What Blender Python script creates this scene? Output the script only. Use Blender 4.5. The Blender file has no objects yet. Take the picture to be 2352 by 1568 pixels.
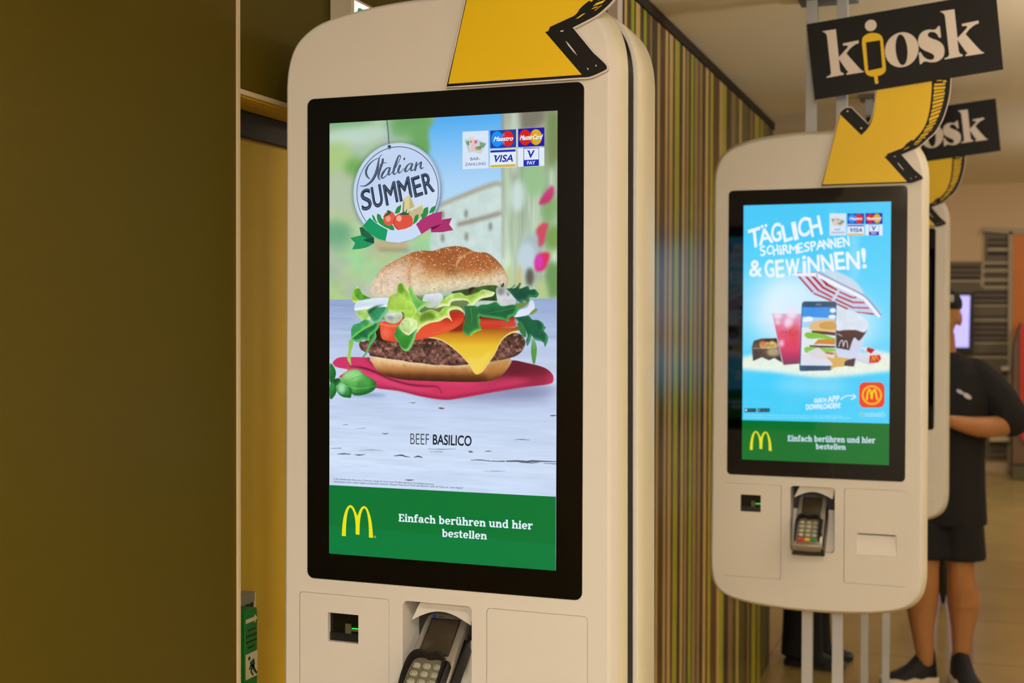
import bpy, math, random
import numpy as np
from mathutils import Matrix, Vector
from mathutils.geometry import tessellate_polygon

# ------------------------------------------------------------------ camera
SC = bpy.context.scene
COL = SC.collection
EYE = Vector((0.0, 0.0, 1.6))
YAW, PITCH, ROLL, FPX = 0.3477, -0.0187, 0.0031, 2933.4
_F = Vector((-math.sin(YAW)*math.cos(PITCH), math.cos(YAW)*math.cos(PITCH), math.sin(PITCH)))
_R0 = Vector((math.cos(YAW), math.sin(YAW), 0.0))
_U0 = _R0.cross(_F)
_R = math.cos(ROLL)*_R0 + math.sin(ROLL)*_U0
_U = -math.sin(ROLL)*_R0 + math.cos(ROLL)*_U0
cam_data = bpy.data.cameras.new('camera')
cam = bpy.data.objects.new('camera', cam_data)
COL.objects.link(cam)
cam.matrix_world = Matrix(((_R.x, _U.x, -_F.x, EYE.x), (_R.y, _U.y, -_F.y, EYE.y), (_R.z, _U.z, -_F.z, EYE.z), (0, 0, 0, 1)))
cam_data.sensor_width = 36.0
cam_data.lens = 36.0*FPX/2352.0
cam_data.clip_start = 0.05
cam_data.dof.use_dof = True
cam_data.dof.focus_distance = 2.1
cam_data.dof.aperture_fstop = 5.6
SC.camera = cam

# ------------------------------------------------------------------ exposure, world, lamps
SC.view_settings.view_transform = 'Standard'
SC.view_settings.look = 'None'
SC.view_settings.gamma = 1.0
SC.view_settings.exposure = 0.0
SC.view_settings.use_curve_mapping = False
world = bpy.data.worlds.new('world')
SC.world = world
world.use_nodes = True
world.node_tree.nodes['Background'].inputs[0].default_value = (1.0, 0.8, 0.58, 1)
world.node_tree.nodes['Background'].inputs[1].default_value = 0.05

CEIL = 2.5
WARM = (1.0, 0.90, 0.79)
def unseen_lamp(x, y, z, power, size=0.3, color=WARM):
    d = bpy.data.lights.new('unseen_lamp', 'AREA')
    d.shape = 'DISK'; d.size = size; d.energy = power; d.color = color
    o = bpy.data.objects.new('unseen_lamp', d); COL.objects.link(o)
    o.location = (x, y, z)
    return o
# recessed ceiling lamps of the room, all above or behind the picture
for x, y, p in ((-0.2, -1.7, 48), (0.35, 0.3, 22), (1.5, 2.4, 5), (1.1, 5.4, 3), (2.6, 7.4, 10), (-2.4, 8.0, 8)):
    unseen_lamp(x, y, CEIL-0.02, p)
# unseen point lamps, added to brighten the ceiling and kiosk fronts
def added_lamp(x, y, z, power, color=WARM):
    d = bpy.data.lights.new('added_lamp', 'POINT'); d.shadow_soft_size = 0.14; d.energy = power; d.color = color
    o = bpy.data.objects.new('added_lamp', d); COL.objects.link(o); o.location = (x, y, z)
    return o
for x, y, p in ((0.5, -1.6, 34), (0.6, -3.2, 106), (2.6, -0.9, 8), (2.7, 3.6, 4)):
    added_lamp(x, y, 2.1, p)
# unseen upturned lamps, added to brighten the ceiling beside the kiosks
for x, y, p in ((1.3, 3.4, 64), (1.3, 6.6, 16), (2.0, 0.2, 38)):
    o = unseen_lamp(x, y, 2.05, p, 0.25); o.rotation_euler = (math.pi, 0, 0)
for x, y, p in ((0.5, 11.0, 62), (3.0, 11.5, 62), (-2.5, 11.5, 30)):
    unseen_lamp(x, y, 3.9, p, 0.5)

# ------------------------------------------------------------------ helpers
def lin(c):
    c = np.asarray(c, float)/255.0
    return np.where(c <= 0.04045, c/12.92, ((c+0.055)/1.055)**2.4)

def material(name, rgb=None, rough=0.5, metal=0.0, spec=0.5, noise=0.0, scale=30.0, bump=0.0, emit=0.0, coat=0.0, attr=None, base=None):
    m = bpy.data.materials.new(name); m.use_nodes = True
    nt = m.node_tree; b = nt.nodes['Principled BSDF']
    c = tuple(base) if base is not None else tuple(lin(rgb)) if rgb is not None else (0, 0, 0)
    b.inputs['Base Color'].default_value = (*c, 1)
    b.inputs['Roughness'].default_value = rough
    b.inputs['Metallic'].default_value = metal
    b.inputs['Specular IOR Level'].default_value = spec
    b.inputs['Coat Weight'].default_value = coat
    if attr:
        a = nt.nodes.new('ShaderNodeAttribute'); a.attribute_name = attr
        if emit:
            nt.links.new(a.outputs['Color'], b.inputs['Emission Color'])
            b.inputs['Emission Strength'].default_value = emit
            b.inputs['Base Color'].default_value = (0.004, 0.004, 0.004, 1)
        else:
            nt.links.new(a.outputs['Color'], b.inputs['Base Color'])
    elif emit:
        b.inputs['Emission Color'].default_value = (*c, 1)
        b.inputs['Emission Strength'].default_value = emit
    if noise or bump:
        t = nt.nodes.new('ShaderNodeTexCoord')
        n = nt.nodes.new('ShaderNodeTexNoise'); n.inputs['Scale'].default_value = scale; n.inputs['Detail'].default_value = 5
        nt.links.new(t.outputs['Object'], n.inputs['Vector'])
        if noise:
            mx = nt.nodes.new('ShaderNodeMix'); mx.data_type = 'RGBA'; mx.blend_type = 'MULTIPLY'
            mx.inputs[0].default_value = 1.0
            mp = nt.nodes.new('ShaderNodeMapRange')
            mp.inputs['To Min'].default_value = 1-noise; mp.inputs['To Max'].default_value = 1+noise
            nt.links.new(n.outputs['Fac'], mp.inputs['Value'])
            mx.inputs['A'].default_value = (*c, 1)
            nt.links.new(mp.outputs['Result'], mx.inputs['B'])
            nt.links.new(mx.outputs['Result'], b.inputs['Base Color'])
        if bump:
            bp = nt.nodes.new('ShaderNodeBump'); bp.inputs['Strength'].default_value = bump; bp.inputs['Distance'].default_value = 0.002
            nt.links.new(n.outputs['Fac'], bp.inputs['Height'])
            nt.links.new(bp.outputs['Normal'], b.inputs['Normal'])
    return m

class MB:
    """collects shapes; build() links them as ONE mesh object"""
    def __init__(s): s.v = []; s.f = []; s.m = []; s.c = []
    def add(s, verts, faces, mat=0, col=None):
        o = len(s.v)
        s.v += [tuple(p) for p in verts]
        for f in faces: s.f.append(tuple(i+o for i in f)); s.m.append(mat)
        s.c += [col]*len(verts)
        return s
    def box(s, x0, x1, y0, y1, z0, z1, mat=0, M=None):
        p = [(x0,y0,z0),(x1,y0,z0),(x1,y1,z0),(x0,y1,z0),(x0,y0,z1),(x1,y0,z1),(x1,y1,z1),(x0,y1,z1)]
        if M is not None: p = [M @ Vector(q) for q in p]
        return s.add(p, [(0,3,2,1),(4,5,6,7),(0,1,5,4),(1,2,6,5),(2,3,7,6),(3,0,4,7)], mat)
    def loft(s, rings, cap0=True, cap1=True, mat=0, closed=True):
        n = len(rings[0]); v = [p for r in rings for p in r]; f = []
        for i in range(len(rings)-1):
            for j in range(n if closed else n-1):
                k = (j+1) % n
                f.append((i*n+j, i*n+k, (i+1)*n+k, (i+1)*n+j))
        if cap0: f.append(tuple(range(n-1, -1, -1)))
        if cap1: f.append(tuple((len(rings)-1)*n+i for i in range(n)))
        return s.add(v, f, mat)
    def prism(s, poly, y0, y1, mat=0, holes=(), bevel=0.0, back=True):
        """2-D outline (x, z) pushed along y; the side at y0 looks to -y"""
        loops = [list(map(tuple, poly))]+[list(map(tuple, h)) for h in holes]
        tri = tessellate_polygon([[Vector((a, b, 0)) for a, b in L] for L in loops])
        flat = [p for L in loops for p in L]
        def orient(t, sgn):
            a, b, c = (flat[i] for i in t)
            ar = (b[0]-a[0])*(c[1]-a[1])-(b[1]-a[1])*(c[0]-a[0])
            return t if ar*sgn > 0 else (t[0], t[2], t[1])
        s.add([(x, y0, z) for x, z in flat], [orient(t, 1) for t in tri], mat)
        if back: s.add([(x, y1, z) for x, z in flat], [orient(t, -1) for t in tri], mat)
        for k, L in enumerate(loops):
            a = area(L); n = len(L)
            if (a < 0) != (k > 0): L = L[::-1]
            v = [(x, y0, z) for x, z in L]+[(x, y1, z) for x, z in L]
            s.add(v, [(i, i+n, (i+1) % n+n, (i+1) % n) for i in range(n)], mat)
        return s
    def tube(s, path, rad, n=10, mat=0, cap=True):
        P = [Vector(p) for p in path]; rings = []
        ref = Vector((0.1, 0.2, 1)).normalized()
        for i, p in enumerate(P):
            t = (P[min(i+1, len(P)-1)]-P[max(i-1, 0)]).normalized()
            a = t.cross(ref)
            if a.length < 1e-3: a = t.cross(Vector((1, 0, 0)))
            a.normalize(); b = t.cross(a)
            r = rad[i] if hasattr(rad, '__len__') else rad
            rings.append([p+a*(r*math.cos(q))+b*(r*math.sin(q)) for q in (2*math.pi*k/n for k in range(n))])
        return s.loft(rings, cap, cap, mat)
    def ball(s, c, r, n=14, k=9, mat=0, M=None):
        r = (r, r, r) if not hasattr(r, '__len__') else r
        rings = []
        for i in range(k+1):
            th = math.pi*(i+0.001)/(k+0.002)
            ring = [Vector((r[0]*math.sin(th)*math.cos(a), r[1]*math.sin(th)*math.sin(a), -r[2]*math.cos(th))) for a in (2*math.pi*j/n for j in range(n))]
            if M is not None: ring = [M @ q for q in ring]
            rings.append([q+Vector(c) for q in ring])
        return s.loft(rings, True, True, mat)
    def rbox(s, x0, x1, y0, y1, z0, z1, r, mat=0, M=None, seg=3):
        """box with rounded outline in x-z and softened front and back edges"""
        rings = []
        for yy, ins in ((y0, r*0.35), (y0+r*0.35, 0), (y1-r*0.35, 0), (y1, r*0.35)):
            rings.append([(x, yy, z) for x, z in rrect(x0+ins, x1-ins, z0+ins, z1-ins, r, seg)])
        if M is not None: rings = [[M @ Vector(p) for p in q] for q in rings]
        return s.loft(rings, True, True, mat)
    def build(s, name, mats, parent=None, smooth=35, loc=None):
        me = bpy.data.meshes.new(name)
        me.from_pydata(s.v, [], s.f)
        mats = mats if isinstance(mats, (list, tuple)) else [mats]
        for m in mats: me.materials.append(m)
        me.polygons.foreach_set('material_index', s.m)
        if any(c is not None for c in s.c):
            a = me.color_attributes.new('paint', 'FLOAT_COLOR', 'POINT')
            a.data.foreach_set('color', np.array([(*(c if c is not None else (0, 0, 0)), 1.0) for c in s.c], np.float32).ravel())
        if smooth:
            me.polygons.foreach_set('use_smooth', [True]*len(me.polygons))
            me.set_sharp_from_angle(angle=math.radians(smooth))
        me.update()
        o = bpy.data.objects.new(name, me); COL.objects.link(o)
        if parent is not None: o.parent = parent
        if loc is not None: o.location = loc
        return o

def area(L): return 0.5*sum(L[i][0]*L[(i+1) % len(L)][1]-L[(i+1) % len(L)][0]*L[i][1] for i in range(len(L)))
def rrect(x0, x1, z0, z1, r, seg=4):
    out = []
    for cx, cz, a0 in ((x1-r, z0+r, -90), (x1-r, z1-r, 0), (x0+r, z1-r, 90), (x0+r, z0+r, 180)):
        for i in range(seg+1):
            a = math.radians(a0+90*i/seg); out.append((cx+r*math.cos(a), cz+r*math.sin(a)))
    return out
def circle(cx, cy, rx, ry=None, n=28, rot=0.0):
    ry = rx if ry is None else ry; c, s = math.cos(rot), math.sin(rot)
    return [(cx+rx*math.cos(a)*c-ry*math.sin(a)*s, cy+rx*math.cos(a)*s+ry*math.sin(a)*c) for a in (2*math.pi*i/n for i in range(n))]
def crom(P, closed=True, sub=6):
    """smooth curve through the points; a point given as (x, y, True) stays a corner"""
    n = len(P); out = []
    for i in range(n if closed else n-1):
        p1, p2 = P[i], P[(i+1) % n]
        c1 = len(p1) > 2 or (not closed and i == 0); c2 = len(p2) > 2 or (not closed and i == n-2)
        p0 = p1 if c1 else P[i-1]; p3 = p2 if c2 else P[(i+2) % n]
        for k in range(sub):
            t = k/sub
            out.append(tuple(0.5*(2*p1[j]+(p2[j]-p0[j])*t+(2*p0[j]-5*p1[j]+4*p2[j]-p3[j])*t*t+(3*p1[j]-p0[j]-3*p2[j]+p3[j])*t**3) for j in (0, 1)))
    if not closed: out.append(tuple(P[-1][:2]))
    return out
def pts(s):
    """'x,y x,y !x,y' in tenths of a millimetre -> metres; ! marks a corner"""
    out = []
    for w in s.split():
        c = w[0] == '!'; a, b = w.lstrip('!').split(',')
        out.append((int(a)*1e-4, int(b)*1e-4)+((True,) if c else ()))
    return out
def xy(s): return [p[:2] for p in pts(s)]

def tag(o, label=None, cat=None, group=None, kind=None):
    if label: o['label'] = label
    if cat: o['category'] = cat
    if group: o['group'] = group
    if kind: o['kind'] = kind
    return o
def thing(name, loc, label, cat, group=None, rz=0.0):
    o = bpy.data.objects.new(name, None); COL.objects.link(o)
    o.location = loc; o.rotation_euler = (0, 0, rz); o.empty_display_size = 0.1
    return tag(o, label, cat, group)
def copy_tree(o, parent=None):
    c = o.copy(); COL.objects.link(c)
    if parent is not None: c.parent = parent
    for ch in list(o.children): copy_tree(ch, c)
    return c

# flat lettering: outlines of the built-in font as triangles, fitted into a parallelogram
_TX = {}
def text_tris(body, bold=0.0, shear=0.0, space=1.0):
    key = (body, bold, shear, space)
    if key not in _TX:
        cu = bpy.data.curves.new('lettering', 'FONT'); cu.body = body; cu.offset = bold; cu.shear = shear
        cu.space_character = space; cu.fill_mode = 'FRONT'; cu.resolution_u = 4
        ob = bpy.data.objects.new('lettering', cu); COL.objects.link(ob)
        bpy.context.view_layer.update()
        me = ob.evaluated_get(bpy.context.evaluated_depsgraph_get()).to_mesh()
        V = np.array([v.co[:2] for v in me.vertices]); me.calc_loop_triangles()
        T = [tuple(t.vertices) for t in me.loop_triangles]
        COL.objects.unlink(ob); bpy.data.objects.remove(ob); bpy.data.curves.remove(cu)
        lo, hi = V.min(0), V.max(0)
        _TX[key] = ((V-lo)/(hi-lo), T)
    return _TX[key]
def fit(V, q):
    a, b, c = (np.array(p[:2]) for p in q)            # bottom left, bottom right, top left
    return a+V[:, :1]*(b-a)+V[:, 1:]*(c-a)
# heavy slab letters drawn as bars (R), rings (A: centre, radii, start, end, thickness) and dots (D)
def _slab():
    st = 'R50,0,200,{0} R0,{1},125,{0} '
    ft = 'R0,0,250,95 '
    g = {
     'i': (270, st.format(520, 425)+ft+'D125,650,88'),
     'l': (270, st.format(740, 645)+ft),
     'n': (580, st.format(520, 425)+ft+'A330,320,180,200,0,165,150,125 R360,0,510,330 R305,0,565,95'),
     'h': (580, st.format(740, 645)+ft+'A330,320,180,200,0,165,150,125 R360,0,510,330 R305,0,565,95'),
     'u': (600, 'R50,180,200,520 R0,425,125,520 A230,180,180,190,180,330,150,125 R360,0,510,520 R300,425,420,520 R430,0,570,95'),
     'b': (560, 'R50,0,200,740 R0,645,125,740 A290,260,240,272,0,360,150,110'),
     'd': (590, 'A260,260,250,272,0,360,150,110 R350,0,500,740 R290,645,420,740 R430,0,560,95'),
     'e': (530, 'A260,260,250,272,0,318,150,110 R60,215,480,305'),
     'c': (490, 'A260,260,250,272,48,318,150,110 R350,330,470,480'),
     'a': (560, 'R330,60,470,370 A255,345,215,187,0,150,150,110 R50,350,160,440 A215,160,205,170,0,360,140,95 R400,0,540,95'),
     'f': (390, 'R70,0,220,560 R0,0,310,95 R0,425,350,520 A265,550,195,200,50,180,150,115 R300,590,400,690'),
     'r': (440, st.format(520, 425)+'R0,0,280,95 A320,330,190,200,55,165,150,125 R330,370,435,505'),
     's': (450, 'A220,380,205,150,20,270,130,105 A220,142,205,150,-160,90,130,105 R330,370,425,520 R10,0,105,150'),
     't': (380, 'R80,110,230,680 R0,425,350,520 A245,165,165,172,180,330,150,110'),
     'E': (580, 'R60,0,215,700 R0,600,520,700 R410,500,520,700 R150,305,400,400 R0,0,545,100 R430,0,545,215'),
     ' ': (250, '')}
    g['ü'] = (g['u'][0], g['u'][1]+' D170,650,80 D370,650,80')
    return g
_SL = _slab(); _SC = {}
def slab_tris(body):
    if body in _SC: return _SC[body]
    V = []; T = []; x = 0
    def poly(P):
        o = len(V); V.extend(P); T.extend((o, o+i, o+i+1) for i in range(1, len(P)-1))
    for ch in body:
        w, d = _SL[ch]
        for t in d.split():
            n = [float(k) for k in t[1:].split(',')]
            if t[0] == 'R': poly([(x+n[0], n[1]), (x+n[2], n[1]), (x+n[2], n[3]), (x+n[0], n[3])])
            elif t[0] == 'D': poly([(x+a, b) for a, b in circle(n[0], n[1], n[2], n=18)])
            else:
                cx, cy, rx, ry, a0, a1, tx, ty = n; k = 22
                for i in range(k):
                    a, b = (math.radians(a0+(a1-a0)*(i+j)/k) for j in (0, 1.02))
                    P = [(rx, ry, a), (rx, ry, b), (rx-tx, ry-ty, b), (rx-tx, ry-ty, a)]
                    poly([(x+cx+p*math.cos(q), cy+r*math.sin(q)) for p, r, q in P])
        x += w+14
    V = np.array(V); lo, hi = V.min(0), V.max(0)
    _SC[body] = ((V-lo)/(hi-lo), T)
    return _SC[body]
def brush(P, W, cl=0):
    """thick stroke through P with widths W -> (verts, tris)"""
    P = np.array(crom([p[:2] for p in P], False, 6))
    W = np.interp(np.linspace(0, 1, len(P)), np.linspace(0, 1, len(W)), W)
    d = np.gradient(P, axis=0); d /= np.maximum(np.linalg.norm(d, axis=1), 1e-9)[:, None]
    n = np.stack([-d[:, 1], d[:, 0]], 1)*W[:, None]/2
    V = np.concatenate([P+n, P-n]); k = len(P)
    T = []
    for i in range(k-1): T += [(i, i+1, k+i), (i+1, k+i+1, k+i)]
    return V, T

# ------------------------------------------------------------------ pictures shown by the lit displays
DW, DH = 0.394, 0.7075
class Picture:
    """colour field of one display (sRGB 0-255) on a grid, plus crisp flat shapes laid over it"""
    def __init__(s, nx, ny, seed=1):
        s.nx, s.ny = nx, ny; s.img = np.zeros((ny, nx, 3)); s.over = []; s.layer = 0; s.rng = np.random.RandomState(seed)
        s.X, s.Y = np.meshgrid((np.arange(nx)+0.5)/nx, (np.arange(ny)+0.5)/ny)
    def px(s, P): P = np.array([p[:2] for p in P]); return np.stack([(P[:, 0]/DW+0.5)*s.nx, (0.5-P[:, 1]/DH)*s.ny], 1)
    def mask(s, P, smooth=True):
        if isinstance(P, str): P = pts(P)
        if smooth: P = crom(P, True, 4)
        Q = s.px(P); m = np.zeros((s.ny, s.nx)); S = 3
        y0 = max(int(Q[:, 1].min()), 0); y1 = min(int(Q[:, 1].max())+1, s.ny-1)
        x1, yy1 = Q[:, 0], Q[:, 1]; x2, yy2 = np.roll(x1, -1), np.roll(yy1, -1); ix = np.arange(s.nx)
        for r in range(y0, y1+1):
            for k in range(S):
                y = r+(k+0.5)/S
                h = (yy1 <= y) != (yy2 <= y)
                if not h.any(): continue
                xs = np.sort(x1[h]+(y-yy1[h])*(x2[h]-x1[h])/(yy2[h]-yy1[h]))
                for a, b in zip(xs[::2], xs[1::2]): m[r] += np.clip(np.minimum(b, ix+1)-np.maximum(a, ix), 0, 1)/S
        return np.clip(m, 0, 1)
    def blur(s, m, r):
        r = int(max(1, round(r*s.nx)))
        for _ in range(3):
            for ax in (0, 1):
                p = np.concatenate([np.repeat(np.take(m, [0], ax), r, ax), m, np.repeat(np.take(m, [-1], ax), r+1, ax)], ax)
                c = np.cumsum(p, ax); n = m.shape[ax]; w = 2*r+1
                m = (np.take(c, range(w, w+n), ax)-np.take(c, range(0, n), ax))/w
        return m
    def noise(s, cx, cy, octaves=3):
        out = np.zeros((s.ny, s.nx)); amp = 1.0; tot = 0
        for o in range(octaves):
            g = s.rng.rand(int(cy)+3, int(cx)+3)
            x = s.X*cx; y = s.Y*cy; i = x.astype(int); j = y.astype(int); fx = x-i; fy = y-j
            fx = fx*fx*(3-2*fx); fy = fy*fy*(3-2*fy)
            out += amp*((g[j, i]*(1-fx)+g[j, i+1]*fx)*(1-fy)+(g[j+1, i]*(1-fx)+g[j+1, i+1]*fx)*fy)
            tot += amp; amp *= 0.6; cx *= 2; cy *= 2
        return out/tot
    def lay(s, m, col, a=1.0):
        m = (m*a)[..., None]; s.img = s.img*(1-m)+np.asarray(col, float)*m
    def grad(s, P, *cols, ang=0.0):
        """colour ramp across the box of P, top to bottom (ang turns it)"""
        Q = s.px(pts(P) if isinstance(P, str) else P); d = np.array([math.sin(ang), math.cos(ang)])
        t = Q@d; T = ((s.X*s.nx)*d[0]+(s.Y*s.ny)*d[1]-t.min())/(t.max()-t.min())
        c = np.array(cols, float); k = np.linspace(0, 1, len(c))
        return np.stack([np.interp(T, k, c[:, i]) for i in range(3)], -1)
    def shape(s, P, *cols, ang=0.0, soft=0.0, a=1.0, tex=0.0, ts=(60, 100), rim=None, smooth=True, shade=0.0):
        m = s.mask(P, smooth)
        if soft: m = s.blur(m, soft)
        c = s.grad(P, *cols, ang=ang) if len(cols) > 1 else np.broadcast_to(np.array(cols[0], float), s.img.shape)
        if tex: c = c*(1+tex*(s.noise(*ts)-0.5)*2)[..., None]
        if shade:
            b = s.blur(m, 0.02); c = c*(1-shade*(1-np.clip(b*1.3, 0, 1)))[..., None]
        s.lay(m, c, a)
        if rim is not None:
            s.lay(np.clip((m-s.blur(m, 0.004))*2.2, 0, 1)*m, rim)
        return m
    def line(s, P, w, col, a=1.0, soft=0.0):
        if isinstance(P, str): P = pts(P)
        V, T = brush(P, np.atleast_1d(w)*1e-3 if np.ndim(w) else [w*1e-3]*2); k = len(V)//2
        m = s.mask(list(map(tuple, V[:k]))+list(map(tuple, V[k:][::-1])), False)
        if soft: m = s.blur(m, soft)
        s.lay(m, col, a)
    def blob(s, c, rx, ry, col, soft=0.03, a=1.0):
        c = xy(c)[0] if isinstance(c, str) else c[0] if isinstance(c, list) else c
        s.lay(s.blur(s.mask(circle(c[0], c[1], rx, ry), False), soft), col, a)
    def clip_noise(s, c): s.img = np.clip(c, 0, 255)
    def flat(s, V, T, col): s.over.append((np.clip(np.asarray(V, float), (-DW/2, -DH/2), (DW/2, DH/2)), T, tuple(lin(col)), s.layer)); s.layer += 1
    def poly(s, P, col, smooth=False):
        P = pts(P) if isinstance(P, str) else P
        P = crom(P, True, 6) if smooth else [p[:2] for p in P]
        T = [tuple(t) for t in tessellate_polygon([[Vector((a, b, 0)) for a, b in P]])]
        s.flat(P, T, col)
    def text(s, body, q, col, bold=0.0, shear=0.0, slab=False, space=1.0, fat=0.0):
        q = xy(q) if isinstance(q, str) else q
        V, T = slab_tris(body) if slab else text_tris(body, bold, shear, space)
        n0 = s.layer
        for dx, dy in (((0, 0),)+tuple((fat*math.cos(a), fat*math.sin(a)) for a in (math.pi*k/4 for k in range(8))) if fat else ((0, 0),)):
            s.layer = n0; s.flat(fit(V, q)+np.array([dx, dy]), T, col)
    def stroke(s, P, W, col):
        P = pts(P) if isinstance(P, str) else P
        V, T = brush(P, [w*1e-3 for w in W]); s.flat(V, T, col)
    def ring(s, c, r, w, col, a0=0, a1=360, ry=None, rot=0):
        c = xy(c)[0] if isinstance(c, str) else c[0] if isinstance(c, list) else c; ry = ry or r; k = 64
        A = np.radians(np.linspace(a0, a1, k+1)); V = np.concatenate([np.stack([(r+d)*np.cos(A), (ry+d)*np.sin(A)], 1) for d in (w/2, -w/2)])
        R = np.array([[math.cos(rot), -math.sin(rot)], [math.sin(rot), math.cos(rot)]]); V = V@R.T+np.array(c)
        T = []
        for i in range(k): T += [(i, i+1, k+1+i), (i+1, k+2+i, k+1+i)]
        s.flat(V, T, col)
    def mesh(s, name):
        nx, ny = s.nx, s.ny
        gx, gz = np.meshgrid(np.linspace(-DW/2, DW/2, nx), np.linspace(DH/2, -DH/2, ny))
        co = [np.stack([gx.ravel(), np.zeros(nx*ny), gz.ravel()], 1)]
        c = lin(np.clip(s.img, 0, 255)).reshape(-1, 3)
        cols = [c]
        i = (np.arange(ny-1)[:, None]*nx+np.arange(nx-1)[None]).ravel()
        tri = [np.concatenate([np.stack([i, i+nx, i+nx+1], 1), np.stack([i, i+nx+1, i+1], 1)])]
        o = nx*ny
        for V, T, col, k in s.over:
            co.append(np.stack([V[:, 0], np.full(len(V), -0.00010-0.000008*k), V[:, 1]], 1))
            cols.append(np.repeat(np.array([col]), len(V), 0))
            t = np.array(T); a, b, d = V[t[:, 0]], V[t[:, 1]], V[t[:, 2]]
            neg = ((b-a)[:, 0]*(d-a)[:, 1]-(b-a)[:, 1]*(d-a)[:, 0]) < 0
            t[neg] = t[neg][:, [0, 2, 1]]
            tri.append(t+o); o += len(V)
        co = np.concatenate(co).astype(np.float32); cols = np.concatenate(cols); tri = np.concatenate(tri).astype(np.int32)
        me = bpy.data.meshes.new(name)
        me.vertices.add(len(co)); me.vertices.foreach_set('co', co.ravel())
        me.loops.add(len(tri)*3); me.loops.foreach_set('vertex_index', tri.ravel())
        me.polygons.add(len(tri)); me.polygons.foreach_set('loop_start', np.arange(0, len(tri)*3, 3, dtype=np.int32))
        a = me.color_attributes.new('picture', 'FLOAT_COLOR', 'POINT')
        a.data.foreach_set('color', np.concatenate([cols, np.ones((len(cols), 1))], 1).astype(np.float32).ravel())
        me.update(calc_edges=True); me.validate()
        return me
# display units of the pictures
def _map(*h):
    def f(a, b):
        w = h[6]*a+h[7]*b+1
        return ((h[0]*a+h[1]*b+h[2])/w, (h[3]*a+h[4]*b+h[5])/w)
    return f
FB = _map(0.000199681, 4.08057e-07, -0.211965, 1.81119e-06, -0.000183206, 0.17112, 3.42544e-05, -1.61296e-06)
FC = _map(0.000200161, 4.0904e-07, -0.211866, 1.81556e-06, -0.000183647, -0.102029, 3.43369e-05, -1.61684e-06)
FD = _map(0.000143366, 2.92976e-07, -0.163815, 1.3004e-06, -0.000131538, 0.340645, 2.45939e-05, -1.15807e-06)
FE = _map(0.000100474, 2.05323e-07, 0.0289986, 9.11343e-07, -9.21843e-05, 0.351974, 1.72359e-05, -8.11596e-07)
FG = _map(0.000212539, 1.60216e-06, -0.218232, 1.48582e-06, -0.000217139, 0.174423, 2.04224e-05, -1.00722e-06)
FH = _map(0.000187061, 1.4101e-06, -0.21947, 1.30771e-06, -0.000191109, 0.368647, 1.79743e-05, -8.86476e-07)
FI = _map(0.000189994, 1.43221e-06, -0.216372, 1.32821e-06, -0.000194106, -0.117571, 1.82561e-05, -9.00376e-07)

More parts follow.
